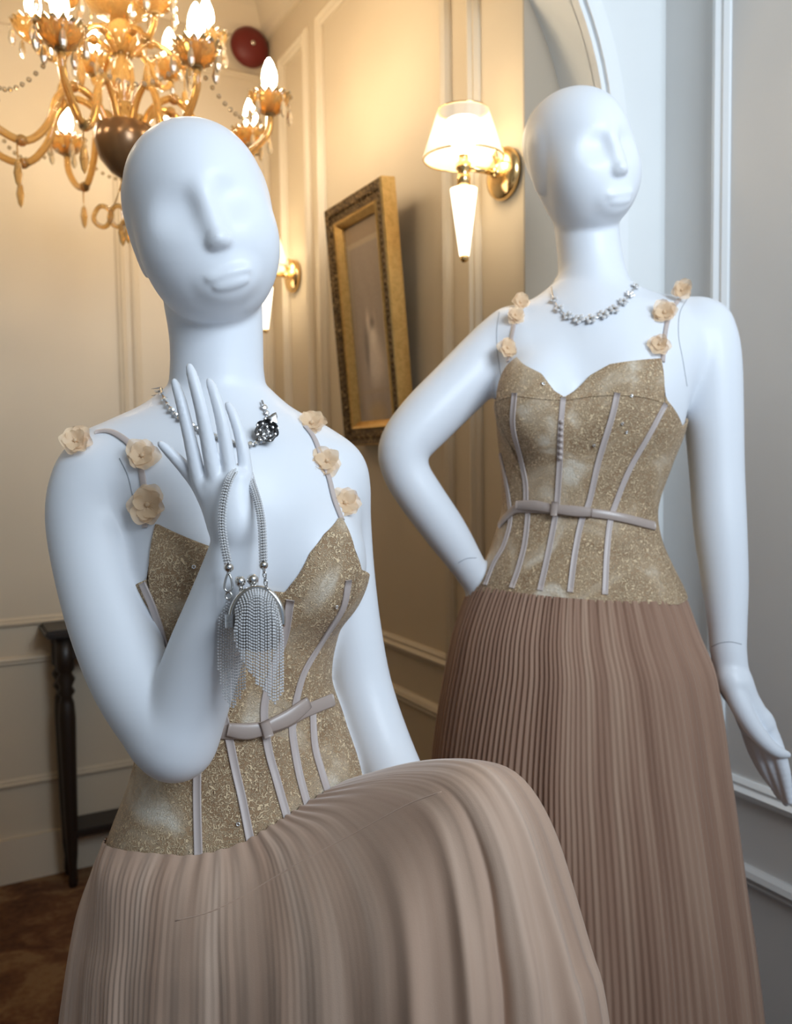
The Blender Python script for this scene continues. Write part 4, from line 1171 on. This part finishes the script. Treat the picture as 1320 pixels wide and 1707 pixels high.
# ---------------------------------------------------------------- wall sconces
M['shade'] = mat('white_organza_shade', (0.95, 0.88, 0.76), 0.7)
sb = bsdf(M['shade']); sb.inputs['Alpha'].default_value = 0.45; sb.inputs['Emission Color'].default_value = (1, .80, .55, 1); sb.inputs['Emission Strength'].default_value = 0.22
def emit(name, color, strength, base=(0.9, 0.85, 0.75)):
    m = mat(name, base, 0.3); q = bsdf(m); q.inputs['Emission Color'].default_value = (*color, 1); q.inputs['Emission Strength'].default_value = strength; return m
M['lamp_glass'] = emit('lit_opal_glass', (1.0, 0.80, 0.52), 16)
M['cone_glass'] = emit('lit_opal_cone', (1.0, 0.86, 0.66), 2.6)
def sconce(Y, Z, label):
    o = empty('wall_sconce', (HX, Y, Z), label, 'wall lamp', None)
    L = lambda x, y, z: np.array([HX + x, Y + y, Z + z])
    b = MB(); b.lathe([(0, .001), (.050, .001), (.052, .010), (.048, .018), (.036, .024), (.024, .028), (0, .030)], L(0, 0, 0), 32, (-1, 0, 0)); b.build('backplate', M['brass'], o)
    b = MB(); b.tube([L(-.018, 0, 0), L(-.103, 0, 0)], .0062, 12); b.lathe([(0, 0), (.011, 0), (.011, .016), (0, .018)], L(-.018, 0, 0), 16, (-1, 0, 0)); b.build('arm', M['brass'], o)
    b = MB(); b.tube(c2w(np.array([w2c(p) for p in spline(np.array([L(-.02, .0, .006), L(-.035, -.006, .030), L(-.030, -.010, .046), L(-.018, -.008, .046), L(-.016, -.002, .022)]), 24)])), .0035, 8); b.build('switch_cord_loop', M['brass'], o)
    ax = -.103
    b = MB(); b.lathe([(0, -.043), (.013, -.043), (.013, -.018), (.010, -.010), (.015, -.004), (.015, .006), (.009, .012), (.009, .020), (.013, .024), (0, .024)], L(ax, 0, 0), 20); b.build('stem', M['brass'], o)
    b = MB(); b.lathe([(0, .022), (.014, .023), (.021, .036), (.032, .064), (.036, .082), (.030, .090), (0, .091)], L(ax, 0, 0), 24); b.build('opal_glass', M['lamp_glass'], o)
    b = MB(); v, f = lathe_geo([(.078, .016), (.0785, .020), (.050, .106), (.048, .107)], L(ax, 0, 0), 48); f = [q for q in f if len(q) == 4]; b.add(v, f); s = b.build('lamp_shade', M['shade'], o)
    b = MB(); b.tube([L(ax + .078 * math.cos(t), .078 * math.sin(t), .016) for t in np.linspace(0, 2 * PI, 48, endpoint=False)], .0016, 6, closed=True)
    b.tube([L(ax + .048 * math.cos(t), .048 * math.sin(t), .107) for t in np.linspace(0, 2 * PI, 40, endpoint=False)], .0018, 6, closed=True); b.build('shade_rim', M['brass'], s)
    b = MB(); b.lathe([(0, 0), (.0265, .0), (.0255, -.010), (.0095, -.128), (0, -.129)], L(ax, 0, -.042), 28); b.build('opal_cone', M['cone_glass'], o)
    b = MB(); b.lathe([(0, 0), (.0085, 0), (.0085, -.008), (.004, -.012), (0, -.013)], L(ax, 0, -.170), 16); b.build('finial', M['brass'], o)
    return o
p1 = on_x(845, 291, HX); p2 = on_x(492, 461, HX)
sconce(p1[1], p1[2], 'brass wall lamp with a white shade beside the gilt framed painting and the arch')
sconce(p2[1], p2[2], 'brass wall lamp near the hall corner, partly behind the head of the seated mannequin')

# ---------------------------------------------------------------- framed painting, leaning off the wall at the top
pic = empty('framed_painting', on_x(625, 742, HX - .02), 'dark figure painting in an ornate gilt frame hanging on the hall wall', 'painting')
y0 = on_x(584, 742, HX - .035)[1]; z0 = on_x(584, 742, HX - .035)[2]; y1 = on_x(681, 772, HX - .035)[1]
WF, HF = y0 - y1, 0.620; lean = math.atan2(.050, HF)
PO = np.array([HX - .012, y0, z0]); ex = np.array([0, -1.0, 0]); ey = np.array([-math.sin(lean), 0, math.cos(lean)]); ez = np.array([-math.cos(lean), 0, -math.sin(lean)])
pp = lambda u, v, w: PO + ex * u + ey * v + ez * w
gold = mat('gilt', (0.74, 0.47, 0.16), 0.34, 0.9)
v_ = coords(gold); nz = noise(gold, v_, 95, 3, .8)
link(gold, ramp(gold, nz, [(0.35, (0.62, 0.38, 0.12)), (0.6, (0.74, 0.48, 0.17))]), bsdf(gold).inputs['Base Color']); bump(gold, nz, .25, .002)
orn = mat('dark_carved_gilt', (0.2, 0.12, 0.04), 0.5, 0.6)
v_ = coords(orn); nz = noise(orn, v_, 110, 3, 2.0)
link(orn, ramp(orn, nz, [(0.40, (0.045, 0.026, 0.010)), (0.56, (0.17, 0.10, 0.035)), (0.68, (0.52, 0.36, 0.16))]), bsdf(orn).inputs['Base Color']); bump(orn, nz, .9, .006)
FP = [(0, 0, 'o'), (0, .036, 'g'), (.003, .040, 'o'), (.042, .032, 'g'), (.045, .036, 'g'), (.050, .034, 'g'), (.062, .020, 'g'), (.062, 0, 'g')]
cor = [(0, 0, 1, 1), (WF, 0, -1, 1), (WF, HF, -1, -1), (0, HF, 1, -1)]
for i in range(4):
    a_, b_ = cor[i], cor[(i + 1) % 4]; vs, f, mi = [], [], []
    for c_ in (a_, b_):
        for d_, h_, _ in FP: vs.append(pp(c_[0] + c_[2] * d_, c_[1] + c_[3] * d_, h_))
    n_ = len(FP)
    for q_ in range(n_): f.append((q_, (q_+1) % n_, n_+(q_+1) % n_, n_+q_)); mi.append(1 if q_ == 2 else 0)
    f += [tuple(range(n_)), tuple(range(n_, 2*n_))[::-1]]; mi += [0, 0]
    o = mesh('frame_member', np.array(vs), f, gold, pic, smooth=False); o.data.materials.append(orn); o.data.polygons.foreach_set('material_index', mi)
    bm = bmesh.new(); bm.from_mesh(o.data); bmesh.ops.recalc_face_normals(bm, faces=bm.faces); bm.to_mesh(o.data); bm.free()
    # carved leaves along the outer band
    L_ = np.hypot(b_[0]-a_[0], b_[1]-a_[1]); n_l = int(L_ / .030); lv = MB()
    du_ = np.array([b_[0]-a_[0], b_[1]-a_[1]]) / L_; inn = np.array([-du_[1], du_[0]])
    for k in range(1, n_l):
        c_ = np.array(a_[:2]) + du_ * (k * L_ / n_l) + inn * .022
        if not (.01 < c_[0] < WF - .01 and .01 < c_[1] < HF - .01): continue
        for sx in (-1, 1):
            lv.ico(pp(c_[0] + du_[0]*sx*.007, c_[1] + du_[1]*sx*.007, .035), .0085, 1, (.6, .8, .8))
    lv.build('carved_leaf_band', orn, o)
# painting: flat brushwork as colour on a fine panel
pw, phh = 60, 120; V, Cc = [], []
rg = np.random.default_rng(3)
def blob(u, v, cu, cv, ru, rv): return math.exp(-(((u-cu)/ru)**2 + ((v-cv)/rv)**2) ** 1.6)
for j in range(phh + 1):
    for i in range(pw + 1):
        u, v = i / pw, j / phh
        V.append(pp(.058 + u * (WF - .116), .058 + v * (HF - .116), .014))
        c_ = np.array([.43, .34, .27]) * (1.0 - .25 * v) + .02 * math.sin(u * 23 + 3 * math.sin(v * 9)) * (1 - v)
        for cu, cv, ru, rv, col, al in ((.57, .30, .17, .13, (.80, .68, .58), .95), (.55, .42, .10, .06, (.80, .70, .60), .95), (.44, .50, .045, .055, (.74, .62, .52), .8), (.62, .50, .045, .055, (.50, .40, .33), .6), (.55, .49, .06, .03, (.13, .09, .07), .7),
                                        (.16, .30, .12, .22, (.46, .37, .30), .6), (.36, .36, .06, .12, (.15, .12, .10), .7), (.5, .045, .25, .06, (.55, .38, .16), .7), (.5, .155, .6, .012, (.45, .34, .22), .6)):
            al2 = al * blob(u, v, cu, cv, ru * (1.25 - .5 * (v - cv) / rv * .5 if cv == .30 else 1), rv); c_ = c_ * (1 - al2) + np.array(col) * al2
        ed = min(u, 1 - u) * (WF - .116); et = min(v, 1 - v) * (HF - .116)
        if .012 < ed < .019 and v > .1 or (1 - v) * (HF - .116) < .06 and (1 - v) * (HF - .116) > .048 and ed > .012: c_ = c_ * .35 + np.array([.52, .40, .26]) * .65
        if (1 - v) * (HF - .116) < .048: c_ = c_ * .4 + np.array([.36, .23, .12]) * .6
        Cc.append((*(c_ * rg.uniform(.94, 1.06)), 1))
po_ = mesh('canvas', np.array(V), grid_faces(phh + 1, pw + 1), None, pic, smooth=False)
ca = po_.data.attributes.new('paint', 'FLOAT_COLOR', 'POINT'); ca.data.foreach_set('color', np.array(Cc).ravel())
pm = mat('oil_paint', (.2, .15, .1), .35); at = node(pm, 'ShaderNodeAttribute', attribute_name='paint'); link(pm, at.outputs['Color'], bsdf(pm).inputs['Base Color']); po_.data.materials.append(pm)
b = MB(); vs = [pp(.03 + u * (WF - .06), .03 + v * (HF - .06), w) for w in (.004, .012) for u, v in ((0, 0), (1, 0), (1, 1), (0, 1))]
b.add(vs, [(0, 3, 2, 1), (4, 5, 6, 7), (0, 1, 5, 4), (1, 2, 6, 5), (2, 3, 7, 6), (3, 0, 4, 7)]); b.build('backing_board', M['dark_wood'], pic, smooth=False)

# ---------------------------------------------------------------- red alarm bell
pb = on_y(412, 84, BY)
ab = empty('alarm_bell', pb, 'round red alarm bell high on the back wall near the ceiling corner', 'alarm bell')
red = mat('red_enamel', (0.13, 0.008, 0.007), 0.5)
b = MB(); b.lathe([(0, .002), (.040, .002), (.040, .020), (0, .020)], pb, 24, (0, -1, 0)); b.build('base', red, ab)
b = MB(); b.lathe([(.062, .018), (.064, .022), (.060, .036), (.044, .050), (.020, .056), (0, .057)], pb, 32, (0, -1, 0)); b.build('gong', red, ab)
b = MB(); b.lathe([(0, .056), (.008, .056), (.007, .061), (0, .062)], pb, 12, (0, -1, 0)); b.build('cap_nut', M['silver'], ab)

# ---------------------------------------------------------------- dark console table against the back wall
YF = BY - .175
tl = on_y(76, 1054, YF); x0, zt = tl[0], tl[2]
ct = empty('console_table', (x0 + .35, BY - .09, 0), 'dark wooden console table with turned legs against the back wall', 'table')
def boxo(name, lo, hi, par, bev=.004):
    b = MB(); b.box(lo, hi); o = b.build(name, M['dark_wood'], par, smooth=False)
    bm = bmesh.new(); bm.from_mesh(o.data); bmesh.ops.bevel(bm, geom=bm.edges[:], offset=bev, segments=2, affect='EDGES'); bm.to_mesh(o.data); bm.free(); return o
x1 = x0 + .74
boxo('table_top', (x0, YF, zt - .024), (x1, BY - .003, zt), ct, .007)
boxo('apron', (x0 + .05, YF + .03, zt - .095), (x1 - .05, YF + .05, zt - .024), ct)
boxo('apron', (x0 + .05, YF + .05, zt - .095), (x0 + .068, BY - .01, zt - .024), ct)
boxo('lower_shelf', (x0 + .055, YF + .035, .15), (x1 - .055, BY - .02, .172), ct)
for lx in (x0 + .055, x1 - .055):
    for ly in (YF + .05, BY - .035):
        h = zt - .03; b = MB()
        b.lathe([(0, 0), (.011, 0), (.014, .02), (.012, .06), (.016, .10), (.019, .20), (.023, h * .55), (.025, h * .68), (.022, h * .74), (.016, h * .765), (.026, h * .785), (.018, h * .805), (.028, h * .835), (.018, h * .86), (.027, h * .875), (.027, h), (0, h)], (lx, ly, 0), 16); b.build('leg', M['dark_wood'], ct)
# ---------------------------------------------------------------- amber crystal chandelier
CC = wpt(207, 200, 1.95); CC[2] = 0
GZ = 1.27
M['amber'] = mat('amber_glass', (0.90, 0.54, 0.18), 0.04); ab_ = bsdf(M['amber']); ab_.inputs['Transmission Weight'].default_value = 0.72; ab_.inputs['IOR'].default_value = 1.5
M['drop'] = mat('clear_crystal', (1.0, 0.86, 0.62), 0.02); ab_ = bsdf(M['drop']); ab_.inputs['Transmission Weight'].default_value = 0.8; ab_.inputs['IOR'].default_value = 1.6
M['candle'] = mat('brass_candle_tube', (0.42, 0.27, 0.12), 0.4, 0.5)
M['bulb'] = emit('lit_candle_bulb', (1.0, 0.80, 0.54), 62)
ch = empty('chandelier', (CC[0], CC[1], CH), 'amber crystal chandelier with lit candle bulbs hanging above the hall', 'chandelier')
eR = np.array([_R0[0], _R0[1], 0]); eF = np.array([_F0[0], _F0[1], 0])
def cw(x, y, h): return CC + eR * x + eF * y + np.array([0, 0, GZ + h])      # x to the right, y away, h above eye level
# central column of stacked glass balusters, hub bowl, ceiling rose
b = MB(); b.lathe([(0, .625), (.012, .627), (.032, .640), (.056, .670), (.066, .705), (.062, .738), (.040, .748), (0, .75)], cw(0, 0, 0), 28); b.build('hub_bowl', mat('smoked_amber', (0.20, 0.11, 0.05), 0.25, 0.5), ch)
b = MB(); b.lathe([(.030, .748), (.024, .765), (.014, .775), (.018, .80), (.027, .83), (.024, .87), (.013, .89), (.017, .90), (.036, .925), (.030, .955), (.014, .97), (.018, 1.0), (.030, 1.03), (.024, 1.07), (.012, 1.09), (.012, 1.18), (0, 1.18)], cw(0, 0, 0), 24); b.build('column', M['amber'], ch)
b = MB(); b.tube([cw(0, 0, 1.17), cw(0, 0, CH - GZ - .02)], .006, 10); b.build('rod', M['brass'], ch)
b = MB(); b.lathe([(0, -.05), (.02, -.05), (.045, -.02), (.06, 0), (0, 0)], (CC[0], CC[1], CH), 24); b.build('ceiling_rose', M['brass'], ch)
b = MB(); b.lathe([(0, .59), (.010, .594), (.016, .604), (.010, .616), (.005, .625), (0, .626)], cw(0, 0, 0), 16); b.build('bottom_ball', M['amber'], ch)
# shared shapes
def cup_mesh(R, n=16):
    """fluted saucer with a scalloped rim and stones on the flutes"""
    prof = [(.10, -.30), (.28, -.26), (.62, -.06), (.86, .22), (1.0, .52)]; V = []; m = n * 4
    for (r, h) in prof:
        for k in range(m):
            a = 2 * PI * k / m; fl = abs(math.cos(n * a / 2)); g = 1 - .13 * (1 - fl) * r
            V.append((R * r * g * math.cos(a), R * r * g * math.sin(a), R * (h + .16 * r * r * (fl - .5))))
    inner = [(x * .93, y * .93, z + .004) for x, y, z in V]
    f = [tuple(q) for q in grid_faces(5, m, True)] + [tuple(q + 5 * m)[::-1] for q in grid_faces(5, m, True)]
    f += [(4*m+k, 4*m+(k+1) % m, 9*m+(k+1) % m, 9*m+k) for k in range(m)]; f.append(tuple(range(m))[::-1]); f.append(tuple(5*m+k for k in range(m)))
    return V + inner, f
def shared(name, V, F, m, smooth=True):
    me = bpy.data.meshes.new(name); me.from_pydata([tuple(v) for v in V], [], F); me.materials.append(m)
    if smooth: me.polygons.foreach_set('use_smooth', np.ones(len(me.polygons), dtype=bool))
    me.update(); return me
ME_CUP = shared('candle_cup', *cup_mesh(.049), M['amber'])
def tmp(fn):
    b = MB(); fn(b); return b.v, b.f
ME_CAND = shared('candle_tube', *tmp(lambda b: b.lathe([(0, -.014), (.012, -.014), (.009, 0), (.0095, .041), (0, .042)], (0, 0, 0), 14)), M['candle'])
ME_BULB = shared('bulb', *tmp(lambda b: b.lathe([(0, .030), (.0085, .031), (.0150, .042), (.0175, .055), (.0150, .073), (.0085, .090), (.003, .099), (0, .100)], (0, 0, 0), 16)), M['bulb'])
def drop_geo(b):
    b.lathe([(0, 0), (.003, -.003), (.0035, -.006), (.0015, -.010)], (0, 0, 0), 6)
    b.lathe([(0, -.011), (.0045, -.018), (.0075, -.034), (.0050, -.044), (0, -.050)], (0, 0, 0), 6)
ME_DROP = shared('crystal_drop', *tmp(drop_geo), M['drop'], False)
ME_DARK = shared('amber_drop', *tmp(lambda b: (b.lathe([(0, 0), (.0018, -.002), (.0018, -.03), (0, -.032)], (0, 0, 0), 6), b.lathe([(0, -.030), (.006, -.042), (.0095, -.062), (.006, -.082), (0, -.092)], (0, 0, 0), 8))), M['amber'], False)
ME_BEAD = shared('rim_bead', *tmp(lambda b: [b.ico((.047 * math.cos(t), .047 * math.sin(t), .028 + .003 * math.cos(8 * t)), .0042, 1) for t in np.arange(16) * PI / 8]), M['drop'], False)
def put(name, me, parent, loc):
    o = bpy.data.objects.new(name, me); COL.objects.link(o); o.parent = parent; o.location = Vector(np.asarray(loc) - origin_of(parent)); return o
def arm(ang, R, hc, h0, tier):
    d = np.array([math.cos(ang), math.sin(ang)]); A = lambda r, h: cw(d[0] * r, d[1] * r, h)
    if tier == 0:
        pts = [A(.035, h0), A(.060, h0 + .050), A(.105, h0 + .075), A(.145, h0 + .045), A(.170, h0 - .020), A(.215, h0 - .062), A(.270, h0 - .050), A(R - .008, h0 - .005), A(R, hc - .018)]
    else:
        pts = [A(.020, h0), A(.055, h0 + .030), A(.095, h0 + .020), A(.135, h0 - .015), A(R - .015, h0 - .005), A(R, hc - .018)]
    b = MB(); b.tube(spline(np.array(pts), 40), .0082 if tier == 0 else .0070, 10)
    # collars along the arm
    q = spline(np.array(pts), 40)
    for i in (10, 26): b.ico(q[i], .0125, 2)
    o = b.build('arm', M['amber'], ch)
    top = A(R, hc); k = .049
    put('candle_cup', ME_CUP, o, top); put('rim_bead', ME_BEAD, o, top); put('candle_tube', ME_CAND, o, top); put('bulb', ME_BULB, o, top + np.array([0, 0, .010]))
    for i in range(5):
        t = 2 * PI * i / 5 + ang; put('crystal_drop', ME_DROP, o, top + np.array([.046 * math.cos(t), .046 * math.sin(t), .018]))
    put('amber_drop', ME_DARK, o, A(R * .72, h0 - .07 if tier == 0 else h0 - .03))
for a in (0, -48, -93, -139, -178, 132, 88, 40): arm(math.radians(a), .325, .775, .725, 0)
for a in (12, -52, -112, -172, 128, 70): arm(math.radians(a), .185, .925, .895, 1)
# beaded swags between the upper and lower cups
for i in range(8):
    a0, a1 = [math.radians(q) for q in ((0, -48, -93, -139, -178, -228, -272, -320)[i], (0, -48, -93, -139, -178, -228, -272, -320)[(i+1) % 8] - (360 if i == 7 else 0))]
    b = MB()
    for j in range(16):
        t = j / 15; a = a0 + (a1 - a0) * t; s = -.075 * math.sin(PI * t); b.ico(cw(.30 * math.cos(a), .30 * math.sin(a), .79 + s), .0055, 1)
    b.build('bead_swag', M['drop'], ch, smooth=False)
# scrolled ornament and drops under the hub
for x in (-.055, -.02):
    b = MB(); b.tube([cw(x + .020 * math.cos(t), .004 * math.sin(3 * t), .545 + .022 * math.sin(t)) for t in np.linspace(0, 2 * PI, 24, endpoint=False)], .0055, 8, closed=True); b.build('scroll_ring', M['amber'], ch)
b = MB(); b.tube([cw(-.03, 0, .565), cw(-.006, 0, .63)], .0015, 6); b.build('hanging_wire', M['brass'], ch)
for x, h in ((0.0, .605), (-.012, .60)): put('amber_drop', ME_DARK, ch, cw(x, 0, h - .03))

ub = put('crystal_bowl', shared('crystal_bowl', *cup_mesh(.112, 24), M['amber']), ch, cw(0, 0, 1.0))
b = MB()
for t in np.arange(24) * PI / 12: b.ico(cw(.108 * math.cos(t), .108 * math.sin(t), 1.064), .0065, 1)
b.build('rim_bead', M['drop'], ub, smooth=False)
for i in range(8): put('crystal_drop', ME_DROP, ub, cw(.10 * math.cos(i * PI / 4 + .2), .10 * math.sin(i * PI / 4 + .2), 1.05))
